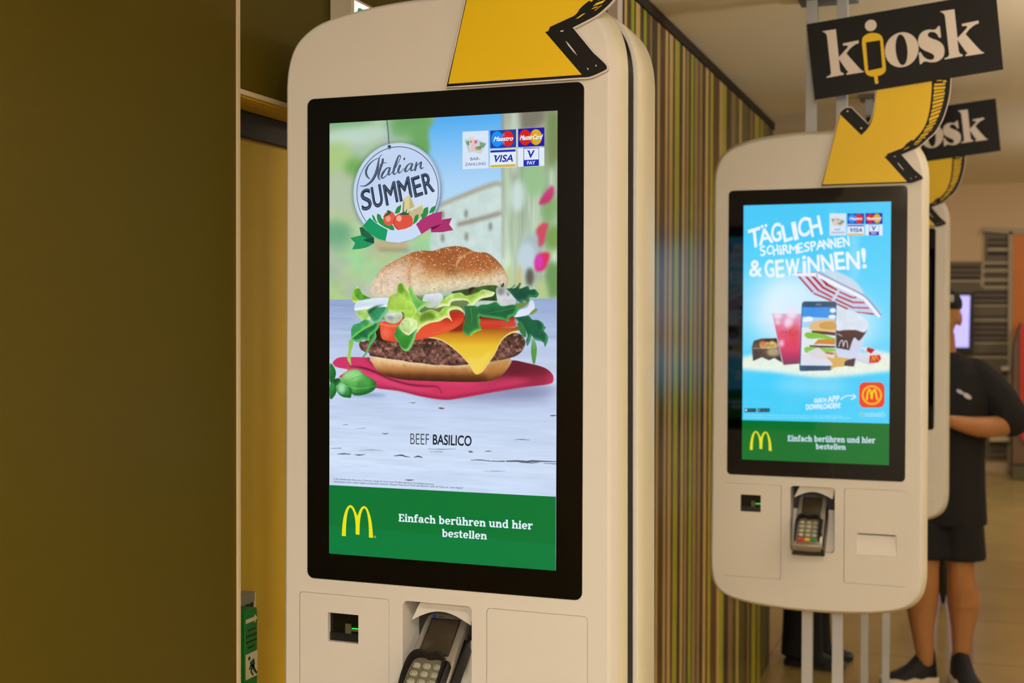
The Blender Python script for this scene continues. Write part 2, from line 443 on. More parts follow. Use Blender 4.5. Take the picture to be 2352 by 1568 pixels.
def burger_picture():
    s = Picture(520, 934, 3)
    W = (-0.2, 0.2)
    # blurred village behind
    s.img[:] = (168, 196, 172)
    s.lay(np.ones((s.ny, s.nx)), np.stack([140+70*s.noise(7, 16), 176+48*s.noise(8, 18), 120+84*s.noise(7, 15)], -1))
    for c, rx, ry, col, sf in (('-1642,3494', .05, .012, (120, 175, 120), .02), ('-433,3385', .05, .02, (112, 168, 105), .02), ('-1547,3271', .05, .014, (190, 215, 200), .015),
        ('-1134,3319', .03, .008, (185, 212, 195), .012), ('-1775,2891', .025, .03, (170, 200, 130), .02), ('-287,3064', .022, .035, (105, 165, 95), .015), ('-1641,2379', .04, .04, (178, 195, 165), .02),
        ('-1471,2778', .02, .015, (110, 170, 90), .015), ('-1831,1706', .03, .02, (110, 170, 130), .02), ('-470,3470', .03, .006, (100, 160, 95), .01)):
        s.blob(c, rx, ry, col, sf)
    sky = s.shape('45,3641 -71,3450 -161,3322 -170,3191 -142,3041 -178,2895 -105,2694 -33,2461 22,2081 467,2281 975,2444 1114,2391 1110,3616', (70, 165, 238), (120, 190, 245), (165, 208, 245), (185, 220, 248), soft=.006)
    s.shape('22,2081 467,2265 975,2428 1096,2375 1117,1163 -66,1176', (200, 220, 215), (196, 216, 214), soft=.006, tex=.06, ts=(25, 50))
    s.line('22,2114 378,2243 975,2428 1079,2392', 5, (150, 135, 112), .85, .005)
    s.line('326,1803 679,1876 1080,1972', 5, (125, 100, 80), .85, .005)
    for c in ('77,1602', '890,1766', '486,1611', '76,1964', '477,1971'): s.blob(c, .003, .007, (120, 120, 110), .004, .8)
    s.shape('-1057,1573 -576,1565 -576,1415 -1057,1422', (200, 160, 130), soft=.008, a=.6); s.line('-1038,1430 -521,1414', 4, (120, 130, 105), .7, .006)
    m = s.shape('!1083,3682 !2010,3631 !2025,-26 !1113,-35', (150, 150, 130), (170, 190, 165), (185, 205, 180), (180, 200, 165), soft=.003)
    s.img = s.img*(1+(m*0.22)[..., None]*(s.noise(38, 6)-0.5)[..., None]*2)
    for c, rx, ry, col, sf in (('1505,3451', .03, .02, (125, 120, 105), .012), ('1283,3141', .01, .06, (190, 205, 190), .01), ('1610,2503', .02, .03, (150, 190, 140), .014), ('1338,2223', .012, .025, (200, 220, 215), .01),
        ('1895,3113', .01, .05, (120, 140, 90), .01), ('1849,2048', .012, .03, (130, 170, 110), .012), ('1614,1478', .02, .016, (165, 185, 190), .012), ('1901,1569', .014, .02, (120, 160, 85), .012),
        ('1500,1210', .016, .03, (190, 210, 220), .01), ('1547,969', .007, .014, (95, 90, 80), .006), ('1373,970', .005, .02, (200, 190, 130), .006), ('1901,915', .012, .03, (110, 150, 90), .01), ('1207,868', .008, .03, (190, 205, 150), .008),
        ('1739,727', .01, .02, (180, 200, 140), .01)):
        s.blob(c, rx, ry, col, sf)
    s.shape('1915,2365 1932,2237 1848,2112 1697,2084 1730,2179 1814,2288', (205, 60, 125), (190, 50, 105), soft=.004)
    s.shape('1647,1685 1748,1795 1850,1777 1816,1666 1783,1507 1699,1428 1681,1573', (205, 75, 95), soft=.004)
    s.shape('1628,1209 1682,1311 1809,1352 1873,1308 1846,1206 1792,1087 1665,1054 1629,1123', (220, 50, 80), (215, 40, 110), soft=.004); s.blob('1701,1208', .006, .012, (210, 60, 190), .005)
    s.line('1084,3521 1091,2553 1103,1260', 2.5, (135, 130, 115), .6, .003)
    # white table
    t = s.shape('!-2119,649 !2118,658 !2134,-3327 !-2118,-3619', (146, 166, 208), (176, 194, 226), (196, 210, 236), (192, 208, 238), (200, 216, 242), (206, 222, 246), (200, 216, 244), (196, 212, 242), (196, 212, 242), smooth=False)
    s.img *= (1-t*0.05)[..., None]+(t*0.1)[..., None]*s.noise(6, 120)[..., None]
    for q, w, a in (('-1954,539 -1101,521 -311,539', 2, .25), ('-1954,320 -1504,312', 3, .2), ('1578,48 1977,43', 1, .5), ('-1953,-476 -1748,-469', 1, .8), ('-1954,155 -1443,140', 3, .15), ('1758,436 1975,427', 3, .15)): s.line(q, w, (95, 115, 150), a, .002)
    s.blob('840,-858', .11, .012, (120, 125, 160), .02, .75); s.blob('1489,-773', .05, .008, (125, 125, 165), .012, .6)
    s.blob('-1260,-927', .035, .003, (110, 135, 165), .006, .7)
    for q, w in (('-1819,-1888 -1706,-1878 -1573,-1881', (.5, 2, 1)), ('-1502,-1882 -1421,-1886 -1309,-1874', (.5, 2, .5)), ('-798,-1877 -660,-1859 -581,-1877 -502,-1883', (.6, 2.5, 1.5, .5)), ('-443,-1886 -365,-1865 -286,-1883', (.5, 2.6, 1)),
        ('541,-1891 693,-1878 881,-1888 1124,-1881', (.5, 1.5, 1, 1.6)), ('1142,-1880 1327,-1869 1493,-1870 1585,-1858 1984,-1851', (1.8, 2.4, 2, 2.6, 1)), ('1364,-1888 1548,-1887 1694,-1874', (.5, 1.6, .4)), ('1749,-1885 1984,-1886', (.4, 1.2)),
        ('-600,-2251 -521,-2255 -433,-2244', (.3, 2, .5)), ('-1942,-1799 -1747,-1786', (.4, 1)), ('-1008,-1515 -948,-1524 -888,-1511', (.4, 1.6, .4)), ('1271,-1541 1382,-1530 1547,-1534', (.3, 1, .3)), ('786,-1743 843,-1732 899,-1738', (.4, 1.4, .4)),
        ('-189,-1737 43,-1735 293,-1718', (.3, .8, .3)), ('-150,-1780 63,-1776', (.3, .8)), ('-1421,-1812 -1198,-1794 -978,-1803', (.2, .6, .2)), ('769,-2047 956,-2045 1124,-2034', (.2, .6, .2)), ('-1727,-1407 -1625,-1396', (.4, .8)), ('-1502,-1460 -1300,-1444', (.2, .6))):
        s.line(q, w, (48, 52, 62), .85)
    for q in ('-16,-1083 32,-1068 100,-1084 42,-1096', '1855,-1145 1909,-1133 1981,-1138 1909,-1154', '-582,-992 -503,-1004 -405,-998 -464,-1014', '503,-1754 541,-1740 588,-1759 531,-1768'): s.shape(q, (120, 88, 58))
    # red napkin
    cloth = s.shape('-1902,-375 -1789,-300 -1503,-287 -1200,-296 -1160,-346 -900,-522 -504,-622 79,-646 840,-631 1119,-468 1211,-307 1488,-341 1762,-406 1898,-506 1911,-609 1835,-662 1397,-723 840,-823 367,-913 99,-946 -308,-903 -701,-823 -1139,-779 -1503,-623 -1748,-637 -1772,-596 -1625,-502 -1809,-465 -1892,-420', (205, 52, 100), (208, 56, 102), (200, 48, 88))
    wv = np.sin((s.X*900+s.Y*520))*np.sin((s.X*500-s.Y*1500))
    s.img *= 1+(cloth*0.22*wv)[..., None]
    for q, col, sf, a in (('1193,-294 1488,-324 1780,-405 1889,-489 1726,-544 1304,-569 952,-628 1063,-504', (100, 24, 44), .008, .8), ('614,-618 1101,-504 1211,-293 1488,-324 1780,-405 1871,-490 1580,-581 1119,-608 840,-666', (95, 22, 42), .02, .85), ('1488,-479 1907,-506 1871,-644 1489,-704', (130, 30, 52), .015, .7), ('-1261,-329 -1140,-291 -980,-505 -820,-574 -1020,-524', (110, 20, 45), .008, .8)):
        b = s.blur(s.mask(q), sf)*cloth; s.lay(b, col, a)
    s.line('-1574,-470 -1341,-484 -1100,-552 -820,-664 -504,-738 -211,-759 -36,-758 32,-797 70,-876', (1, 2.5, 2.5, 2, 2, 1.5, 1, .6), (70, 10, 32), .95, .0015); s.line('-1139,-783 -701,-827 -308,-900 99,-943 367,-908 840,-819 1397,-720 1835,-659', (2, 3, 3, 3, 3, 3, 3, 2), (120, 20, 55), .7, .004)
    s.line('-1503,-523 -1140,-634 -820,-727 -465,-809 -113,-827', (2, 5, 5, 4, 2), (228, 95, 140), .5, .006)
    s.line('-17,-683 462,-691 1026,-627 1580,-633', (3, 7, 7, 3), (228, 80, 110), .35, .008)
    # basil sprig
    for q, c1, c2 in (('-1958,-412 -1892,-448 -1846,-557 -1887,-686 -1957,-705', (50, 140, 60), (28, 100, 40)), ('-1957,-742 -1861,-722 -1830,-831 -1881,-942 -1957,-977', (60, 160, 70), (35, 120, 50)),
        ('!-1809,-721 -1707,-591 -1564,-503 -1422,-500 -1301,-583 -1140,-667 !-1099,-742 -1159,-825 -1300,-891 -1462,-917 -1564,-879 -1645,-772', (125, 205, 110), (40, 125, 45)), ('-1850,-758 -1748,-705 -1625,-753 -1560,-834 !-1572,-956 -1707,-948 -1809,-885', (105, 195, 115), (40, 140, 60)), ('-1902,-668 -1789,-638 -1768,-683 -1830,-758 -1892,-722', (40, 110, 45), (20, 70, 30))):
        s.shape(q, c1, c2, ang=.5, tex=.16, ts=(50, 80), shade=.25, rim=(30, 105, 45))
    s.line('-1727,-737 -1442,-804 -1109,-746', (.8, 1, .3), (160, 220, 150), .7); s.blob('-1523,-605', .018, .008, (165, 225, 150), .008, .7); s.blob('-1717,-828', .006, .008, (190, 235, 200), .005, .8)
    s.line('-1584,-661 -1442,-604 -1321,-587', .7, (45, 120, 50), .6); s.line('-1503,-823 -1402,-712 -1260,-673', .6, (60, 140, 60), .6)
    # lower bun
    bun = s.shape('-1190,-283 -1170,-400 -1100,-498 -940,-585 -603,-642 -114,-653 462,-656 840,-634 1026,-566 1175,-415 1206,-276 838,-211 -505,-229', (236, 208, 170), (234, 200, 152), (222, 176, 118), (186, 126, 72), (104, 58, 30), (70, 36, 18), tex=.07, ts=(60, 50), shade=.25)
    s.line('-1140,-306 -702,-375 -114,-415 366,-415 839,-369 1193,-290', (3, 7, 7, 6, 6, 3), (236, 214, 182), .6, .003)
    b = s.blur(s.mask('876,-333 1211,-276 1193,-432 1026,-575 840,-631'), .01)*bun; s.lay(b, (176, 110, 48), .6)
    for i in range(60):
        x = s.rng.uniform(520, 1660); y = 1190+60*s.rng.rand()-abs(x-1100)*0.05
        s.blob([FB(x, y)], .001+.003*s.rng.rand(), .0008, (150, 100, 62), .003, .55)
    # patty
    pat = s.shape('!-1412,-32 -1422,-86 -1402,-150 -1331,-200 -1241,-220 -1220,-265 -1060,-286 -900,-309 -702,-325 -505,-357 -309,-369 -114,-394 79,-395 271,-399 556,-373 688,-362 839,-337 988,-311 1118,-286 1285,-240 1395,-161 1454,-48 1440,29 1394,90 1284,123 1024,156 460,135 -310,130 -901,126 -1140,124 -1301,-22', (62, 36, 28), (96, 62, 52), (120, 80, 70), (112, 74, 66), shade=.3)
    n1 = s.noise(85, 150, 3); n2 = s.noise(40, 80, 2)
    s.img *= (1-pat[..., None])+pat[..., None]*(0.45+1.1*n1*(0.6+0.8*n2))[..., None]
    s.lay(pat*np.clip((n1-.62)*7, 0, 1), (180, 142, 130), .75); s.lay(pat*np.clip((.36-n1)*8, 0, 1), (48, 26, 20), .7)
    s.shape('-1141,178 -1041,287 -980,71 -901,-36 -1160,-11', (45, 24, 14), soft=.004)
    # cheese
    ch = s.shape('!-222,50 -19,96 174,168 649,206 1210,201 1320,224 !1372,155 1210,123 1099,49 1025,-44 951,-193 839,-351 745,-484 651,-533 594,-499 499,-356 347,-200 174,-70 1,17', (150, 72, 22), (206, 140, 32), (232, 192, 48), (236, 200, 62), (236, 202, 74), (238, 206, 84))
    s.line('-212,47 1,13 174,-73 347,-204 499,-360 604,-504', (2, 2, 1.6, 1.2, 1, .6), (244, 222, 140), .9); s.line('1367,155 1210,123 1099,49 1025,-44 951,-193 839,-351 717,-502', (3, 2.4, 1.6, 1.2, 1, .8), (244, 224, 150), .9)
    s.shape('518,-303 650,-319 763,-282 913,-176 839,-351 708,-502 632,-523', (246, 216, 96), soft=.003, a=.6)
    # tomatoes
    s.shape('412,363 705,373 1246,374 1292,279 1311,207 1024,170 649,157 269,137 403,258', (120, 25, 18), (205, 68, 46), (200, 58, 38), (196, 52, 30), soft=.001)
    s.shape('1061,296 1292,331 1311,201 1135,183', (190, 60, 48), (215, 85, 60), soft=.006, a=.7)
    s.shape('174,133 412,310 431,152 365,117', (130, 40, 22), soft=.003)
    tm = s.shape('!-1055,287 -1040,143 -1010,17 -901,-18 -702,-38 -407,-5 -115,57 174,147 345,240 421,346 406,469 268,539 -116,450 -703,360 -901,305', (188, 44, 30), (208, 58, 38), (226, 78, 48), (230, 86, 54), (224, 72, 46))
    s.line('-1051,251 -901,207 -722,199', 3, (244, 150, 120), .8, .002); s.blob('-921,90', .008, .01, (240, 120, 90), .008, .7); s.line('-349,14 -19,96 269,222 383,310', (2, 4, 4, 2), (236, 98, 60), .6, .004)
    s.lay(s.blur(s.mask('-58,450 402,539 412,363 135,256'), .01)*tm, (170, 36, 24), .6)
    # pieces inside the roll
    s.shape('-1241,539 -862,683 -311,681 191,680 835,835 1282,608 1301,435 459,451 -310,397 -981,305', (120, 140, 90), (95, 115, 70), soft=.003)
    s.shape('210,768 647,836 835,873 994,852 1000,652 836,626 496,679 363,715', (62, 96, 44), (44, 70, 34), tex=.3)
    s.shape('534,679 534,802 647,840 619,801 563,731', (52, 28, 22), soft=.002)
    s.shape('!-1555,630 -1535,793 -1454,865 -1413,793 -1342,738 !-1191,656 -1342,630 -1484,590', (165, 212, 80), (130, 186, 62), rim=(200, 228, 130)); s.shape('-1514,793 -1423,829 -1363,738 -1201,656 -1403,633 -1484,702', (100, 165, 45), (80, 150, 55), tex=.2)
    s.shape('-1484,448 -1261,503 -1161,449 -1221,322 -1322,268 -1413,349', (176, 214, 128), (150, 196, 90), tex=.15, rim=(205, 228, 160))
    s.shape('!-1504,467 -1504,557 -1423,626 -1201,665 -902,690 -664,682 -664,575 -981,521 -1261,499', (226, 236, 246), (206, 222, 240), (196, 214, 230), rim=(238, 244, 250))
    s.shape('516,591 836,626 1134,591 1245,521 836,452 516,504', (190, 212, 200), (170, 196, 185))
    s.shape('975,834 1115,820 1245,729 1297,651 1279,565 1190,553 1023,573 976,678', (168, 170, 172), (214, 216, 222), (196, 198, 202), tex=.1, ts=(30, 50)); s.blob('1069,747', .006, .006, (120, 130, 122), .003, .8); s.blob('1189,703', .002, .003, (110, 112, 112), .002, .8)
    s.shape('!1566,645 1603,573 1591,470 1485,409 1274,369 1338,470 1485,521 1521,608', (206, 218, 236), (226, 234, 246)); s.shape('1301,573 1503,608 1448,539 1338,504', (110, 140, 60)); s.shape('1518,421 1613,504 1653,478 1576,415', (120, 150, 70))
    s.shape('-971,449 -703,467 -644,360 -722,279 -821,261 -941,305', (196, 212, 186), (176, 196, 160), tex=.15, ts=(40, 60)); s.blob('-822,369', .006, .004, (228, 234, 236), .003); s.blob('-832,333', .006, .003, (120, 130, 130), .003, .8)
    s.shape('-291,654 -233,743 -117,766 28,737 67,663 -20,539 -194,512 -272,583', (232, 236, 244), (206, 212, 220), (186, 204, 170), tex=.06, ts=(60, 90))
    # top bun
    tb = s.shape('!-1221,684 -1212,828 -1142,990 -1002,1150 -783,1273 -508,1386 -312,1427 -118,1419 75,1469 266,1489 456,1463 617,1392 796,1379 946,1286 1077,1146 1148,1024 1163,903 1115,820 929,869 553,837 268,785 -20,751 -311,726 -467,717 !-703,673', (166, 96, 50), (176, 104, 56), (190, 124, 72), (214, 178, 130), (222, 208, 176), (214, 214, 186), shade=.35)
    for q, col, sf, a in (('-1242,666 -1212,846 -1102,1025 -902,1167 -586,1289 -449,1216 -527,967 -428,753 -703,664', (226, 204, 182), .02, .8), ('-527,896 -449,1145 -312,1232 -195,1177 -311,966 -389,788', (230, 206, 174), .014, .7), ('-312,1410 74,1474 456,1468 608,1387 381,1276 267,1137 -21,1087 -312,1214', (158, 86, 42), .02, .6),
        ('362,1206 495,1327 796,1358 983,1216 1058,1077 741,1080 457,1065', (166, 90, 42), .016, .7), ('171,1138 343,1189 362,1083 229,997 114,1033', (120, 62, 30), .014, .6), ('947,1026 1170,1041 1170,816 947,869', (220, 208, 192), .016, .8), ('-468,824 172,909 835,957 1133,885 647,819 -117,734 -467,708', (222, 214, 180), .012, .6)):
        s.lay(s.blur(s.mask(q), sf)*tb, col, a)
    s.line('-410,1278 -478,1145 -507,1003 -497,860 -448,753', (1, 3, 3, 2, 1), (190, 128, 72), .7, .003); s.line('617,1387 457,1328 343,1224 315,1154 343,1084', (1, 2, 2.4, 2, 1), (236, 206, 150), .75, .002); s.line('-992,971 -1001,791 -991,701', (.6, 1.6, .6), (176, 122, 70), .7, .001)
    nb = s.noise(90, 160, 2); s.img *= (1-tb*.10)[..., None]+(tb*.20*nb)[..., None]
    P = np.array([FB(440+1240*s.rng.rand(), 95+390*s.rng.rand()) for i in range(1700)])
    n0 = s.layer
    for (u, v) in P:
        i = int((0.5-v/DH)*s.ny); j = int((u/DW+0.5)*s.nx)
        if not tb[i, j]: continue
        q = (s.noise_den(u, v))
        if s.rng.rand() > q: continue
        a = s.rng.rand()*3.14; L = .0006+.0011*s.rng.rand(); w = .0003+.0004*s.rng.rand()
        c = [(244, 232, 212), (236, 206, 172), (128, 76, 42), (150, 88, 48), (112, 88, 52)][s.rng.choice(5, p=[.3, .16, .24, .2, .1])]
        s.poly([(u+dx*L*math.cos(a)-dy*w*math.sin(a), v+dx*L*math.sin(a)+dy*w*math.cos(a)) for dx, dy in ((1, 0), (0, 1), (-1, 0), (0, -1))], c); s.layer = n0
    s.layer = n0+1
    # salad on top of it all
    G = dict(tex=.22, ts=(45, 70))
    s.shape('-901,611 -862,710 -743,754 -723,861 -680,907 -621,896 -581,807 -526,767 -448,610 -389,468 -408,325 -584,307 -624,432 -703,449 -861,449 -921,521', (118, 168, 50), (172, 212, 86), (150, 196, 70), rim=(200, 226, 130), **G)
    s.shape('-822,593 -743,682 -664,718 -585,646 -545,521 -664,450 -782,467', (196, 224, 110), (140, 186, 56), soft=.005, a=.7)
    s.shape('-704,843 -645,888 -595,789 -625,718 -703,754', (92, 148, 34), soft=.003, a=.8)
    s.shape('!-546,825 -507,849 -464,821 -424,717 -311,628 !-146,606 -213,553 -311,500 -369,450 -428,539 -506,682', (120, 190, 80), (92, 170, 84), rim=(160, 214, 120), **G)
    s.shape('!-116,489 -20,539 38,627 172,715 363,753 458,705 647,749 741,801 854,783 !948,754 901,695 723,658 620,591 !554,525 478,623 325,630 211,609 173,539 77,539', (206, 226, 140), (166, 206, 84), (186, 216, 110), rim=(226, 236, 180), **G)
    s.shape('230,680 382,714 515,679 742,766 648,661 478,644', (140, 188, 58), soft=.004, a=.7)
    s.shape('-369,450 -310,432 -155,489 0,450 77,521 230,546 364,521 !431,430 307,490 173,451 !227,292 135,359 0,300 -155,273 -310,201 -447,75 -545,289', (150, 200, 72), (182, 216, 100), (160, 204, 84), rim=(222, 234, 160), **G)
    s.shape('-310,361 -194,432 -58,380 -77,309 -213,290 -310,254', (86, 120, 34), (110, 150, 50), soft=.003, a=.9)
    s.shape('-703,231 -585,360 -408,311 -384,201 -447,125 -505,66 -604,101 -673,160', (206, 228, 160), (176, 210, 128), rim=(224, 238, 190), **G)
    s.shape('!-782,109 -722,243 -673,163 -604,101 -545,66 !-384,186 -407,76 -466,-77 -554,-185 -663,-141 -722,-34 -791,46', (66, 150, 74), (54, 138, 48), (44, 122, 44), rim=(130, 196, 110), tex=.14, ts=(30, 40))
    s.shape('!-1261,431 -1141,512 -901,521 -961,395 -1061,283 -1141,265 -1201,331', (48, 140, 96), (60, 152, 100), rim=(120, 190, 130), **G); s.shape('-1241,449 -1101,521 -941,539 -1061,503 -1201,395', (30, 100, 56), soft=.001)
    s.shape('!-1569,148 -1534,230 -1423,267 -1302,326 -1201,268 -1261,159 -1443,68 -1554,-6', (70, 165, 100), (46, 148, 84), rim=(130, 200, 130), **G)
    s.shape('!-1569,-2 -1402,122 -1221,223 -1061,269 -1090,161 -1221,51 -1241,-21 -1342,-4 -1443,-45', (34, 122, 72), (26, 106, 66), (36, 120, 66), rim=(90, 180, 90), **G); s.line('-1565,12 -1382,150 -1221,232 -1161,250', (1, 3.5, 4, 2), (124, 200, 66), .9)
    s.shape('!-1609,-3 -1524,-42 -1573,-224 !-1568,-433 -1642,-316 -1617,-188', (130, 196, 70), (150, 200, 84), (176, 206, 110))
    s.shape('!-1141,160 -1110,34 -1221,-111 -1301,-257 !-1392,-305 -1301,-203 -1241,-39', (40, 118, 66), (54, 140, 84), rim=(90, 170, 100))
    s.shape('!421,539 440,433 431,293 407,135 !517,62 611,133 !728,172 690,277 709,320 677,373 724,408 648,539', (44, 112, 62), (40, 106, 52), (52, 124, 58), rim=(80, 160, 80), tex=.12, ts=(30, 50)); s.line('535,521 554,399 558,258', (1, .8, .3), (110, 170, 120), .7); s.line('526,74 611,140 724,175', (1.5, 2.5, 1), (150, 214, 80), .9)
    s.shape('!648,513 705,560 836,570 967,608 1060,539 1245,565 1334,521 1286,397 1190,365 1176,293 1083,330 837,361 705,385 658,451', (36, 122, 66), (22, 98, 58), (26, 104, 66), rim=(60, 160, 84), tex=.12, ts=(30, 50)); s.line('836,434 1060,469 1282,521', (.4, .9, .5), (90, 170, 110), .6)
    s.shape('!1133,816 1207,821 1272,871 1285,864 1230,816 1296,833 !1355,905 1379,891 1351,812 1447,840 1502,849 1524,797 1611,800 !1675,728 1630,673 1524,676 1506,604 1429,625 1393,587 1300,642 1208,746', (18, 84, 56), (14, 78, 62), rim=(50, 120, 84), tex=.14, ts=(30, 50)); s.shape('1044,848 1077,900 1100,893 1085,837', (22, 84, 50))
    s.shape('!1264,366 1375,375 1485,392 1512,397 1540,358 1577,329 1668,324 1741,278 1759,238 1786,209 1759,161 1805,110 !1825,59 1814,-14 !1775,-93 1742,-11 1614,22 1559,82 1527,-13 !1487,-82 1464,-5 1486,108 1375,262', (20, 92, 62), (16, 84, 60), rim=(60, 140, 90), tex=.14, ts=(30, 50)); s.shape('1320,262 1394,297 1468,125 1450,55 1376,124', (52, 120, 70))
    s.shape('!1559,48 1614,5 1644,-132 !1616,-343 1579,-340 1549,-168', (120, 176, 140), (86, 150, 72), (84, 146, 70))
    # hanging round sign
    c = FD(615, 762)
    s.line('-933,3543 -911,3375 -892,3124', (1.5, 1.5, 1.2), (110, 120, 135)); s.line('-922,3542 -892,3291 -883,3123', .6, (40, 50, 60))
    s.lay(s.blur(s.mask(circle(c[0]+.001, c[1]-.002, .0795, .0795, 40), False), .008), (70, 95, 90), .55)
    m = s.mask(circle(c[0], c[1], .0785, .0785, 48), False); s.lay(m, s.grad(circle(c[0], c[1], .0785), (196, 214, 240), (190, 210, 240), (206, 222, 246), (200, 218, 246), ang=.3))
    s.lay(np.clip(m-s.blur(m, .004), 0, 1)*m, (130, 150, 185), 1.4)
    s.ring([c], .0723, .0011, (30, 40, 55), -40, 220)
    s.ring('-885,3101', .003, .0016, (120, 140, 170)); s.poly(circle(*FD(519, 200), .0022, n=12), (40, 50, 65))
    dk, hi = (32, 42, 58), (104, 126, 158)
    I = [('-1010,2993 -1054,2950 -1075,2892 -1094,2782 -1133,2667 -1198,2571 -1271,2517 -1337,2491 -1417,2498', (.5, 1, 2, 3.2, 3.6, 3, 2.2, 1.4, .5)), ('-1071,2935 -1162,2902 -1254,2827 -1300,2738 -1289,2659 -1232,2598', (.7, 1, 1.8, 3, 2.6, .8)), ('-996,2924 -1010,2857 -1046,2767 -1075,2677 -1075,2612 -1039,2581', (2.6, 3, 3.2, 3, 2, .6)), ('-1061,2820 -996,2850 -918,2851', (.4, 1.2, .4)),
         ('-875,2771 -931,2763 -996,2694 -1024,2634 -998,2610 -938,2647 -883,2716', (1, 1.6, 3, 2.6, 1.6, 1, .8)), ('-866,2780 -892,2710 -900,2665 -869,2664 -816,2720', (2, 3, 2.4, 1, .6)), ('-823,2714 -766,2776 -702,2890 -687,2948 -720,2952 -759,2860 -800,2745 -811,2681 -780,2664 -734,2707', (.6, .8, 1, 1.4, 1.6, 2.8, 3, 2.4, 1.2, .6)), ('-687,2812 -720,2736 -717,2688 -680,2692 -630,2752', (2.6, 3, 2, 1, .6)),
         ('-481,2830 -549,2807 -601,2738 -603,2702 -554,2713 -495,2779', (1, 1.6, 3, 2, 1.2, .8)), ('-469,2825 -498,2760 -498,2715 -459,2720 -413,2763', (2, 3, 2, 1, .6)), ('-399,2848 -417,2769 -430,2703', (1.6, 3, 2.6)), ('-427,2731 -389,2788 -339,2831 -317,2832 -332,2779 -322,2740 -274,2751', (.6, 1, 1.6, 2, 2.6, 2, .6))]
    for q, w in I: s.stroke(q, [x*1.35 for x in w], dk)
    for q, w in I: s.stroke([(p[0]-.0002, p[1]+.0002) for p in pts(q)], [x*.42 for x in w], hi)
    s.poly('-616,2932 -600,2905 -623,2874 -634,2900', dk)
    L = [('S', '-1364,2086 -1195,2128 -1402,2417'), ('U', '-1151,2123 -985,2174 -1213,2458'), ('M', '-931,2166 -725,2225 -995,2490'), ('M', '-686,2224 -477,2293 -748,2547'), ('E', '-426,2283 -289,2320 -495,2589'), ('R', '-245,2324 -88,2371 -319,2635')]
    for ch, q in L: s.text(ch, q, (28, 36, 50), fat=.0009)
    for ch, q in L:
        a = np.array(xy(q)); s.text(ch, [tuple(p) for p in a+np.array([-.0003, .0004])], (66, 84, 112), -.016)
    # cheese, leaves, tomatoes, ribbon of the sign (crisp)
    s.poly('!-636,2261 !-520,2329 !-434,2133 !-536,2084 !-622,2054', (214, 204, 150)); s.poly('!-520,2329 !-434,2133 !-522,2097', (190, 178, 120)); s.poly('!-636,2261 !-613,2196 !-622,2054 !-650,2068', (160, 140, 90))
    s.poly('!-558,2065 !-284,2176 !-265,2077 !-331,1944 !-458,1908', (196, 184, 140)); s.poly('!-284,2176 !-265,2077 !-281,2058 !-303,2149', (220, 214, 176)); s.poly('!-536,2078 !-284,2176 !-303,2149 !-494,2064', (222, 216, 176))
    for q in ('!-1190,2030 -1147,1989 -1125,1937 -1081,1884 -1154,1924 -1183,1977', '!-1096,2040 -1038,2013 -1016,1960 -980,1933 -973,1894 -937,1880 -908,1841 -800,1773 -908,1795 -1009,1843 -1074,1896 -1103,1975', '!-668,2169 -736,2135 -765,2090 -779,2032 -707,2043 -679,2094', '!-197,2126 -267,2096 -288,2033 -324,1995 -309,1943 -366,1893 -253,1955 -197,2017', '!-366,2015 -423,1985 -444,1921 -458,1850 -394,1894 -366,1944', '!-68,2136 -141,2106 -176,2017 -113,2041 -71,2078', '-908,1880 -822,1845 -793,1767 -879,1782'):
        s.poly(q, (38, 140, 62), True)
    s.poly(circle(*FD(520, 1090), .0108, .0118, 28), (222, 92, 74)); s.poly(circle(*FD(505, 1095), .0045, .005, 20), (240, 150, 130)); s.poly(circle(*FD(690, 1135), .0176, .0148, 32), (196, 50, 60)); s.poly(circle(*FD(697, 1132), .0166, .0142, 32), (220, 82, 62)); s.poly(circle(*FD(640, 1090), .0048, .005, 20), (244, 170, 150))
    for q in ('-879,2074 -951,2017 -995,1979 -937,1991 -879,2022 -843,2034', '-622,2067 -679,2030 -707,2017 -622,2002 -536,2007 -522,2039 -572,2033 -562,2104 -605,2041 -636,2119', '-923,2094 -908,2036 -887,2022 -851,2073'): s.poly(q, (24, 96, 52), False)
    s.poly('!-1419,1819 !-1358,1831 -1154,1650 !-1151,1559 -1270,1600 -1387,1694', (22, 100, 66)); s.poly('!-1585,1656 -1460,1680 -1387,1694 -1255,1626 !-1151,1559 -1284,1496 -1416,1472 !-1551,1467 !-1497,1568', (26, 148, 92)); s.poly('!-1360,1622 !-1154,1657 !-1151,1559 !-1270,1581', (18, 74, 60))
    s.poly('!-1358,1844 !-1230,1978 !-1154,1914 !-1052,1844 !-908,1773 !-948,1597 !-1081,1630 !-1226,1711', (16, 152, 98))
    s.poly('!-908,1773 !-764,1760 !-593,1782 !-408,1853 !-312,1691 !-479,1612 !-707,1562 !-879,1575 !-948,1597', (200, 220, 246))
    s.poly('!-408,1853 !-253,1961 !-127,2009 !47,2046 !39,1848 !-112,1804 !-312,1691', (176, 48, 112)); s.poly('!-154,1786 !39,1848 !44,1915 !219,1937 !170,1836 !243,1744 !56,1715 !-140,1716', (170, 44, 106)); s.poly('!-154,1792 !39,1848 !-28,1796 !-112,1756', (96, 20, 60))
    payment_marks(s, FE)
    # captions and green bar
    s.poly('!-1994,-2404 !2004,-2393 !2009,-3593 !-1993,-3573', (0, 116, 50)); s.poly('!-1993,-3075 !2007,-3128 !2009,-3593 !-1993,-3573', (0, 122, 58))
    s.text('BEEF', '-498,-1673 -170,-1672 -497,-1503', (28, 34, 44), -.012); s.text('BASILICO', '-106,-1669 563,-1669 -102,-1502', (24, 30, 40), .02)
    s.text('In allen teilnehmenden Restaurants in Österreich. Solange der Vorrat reicht. Produkte teilweise mit Schmelzkäsezubereitung.', '-1886,-2320 -83,-2320 -1884,-2279', (40, 46, 60), .006)
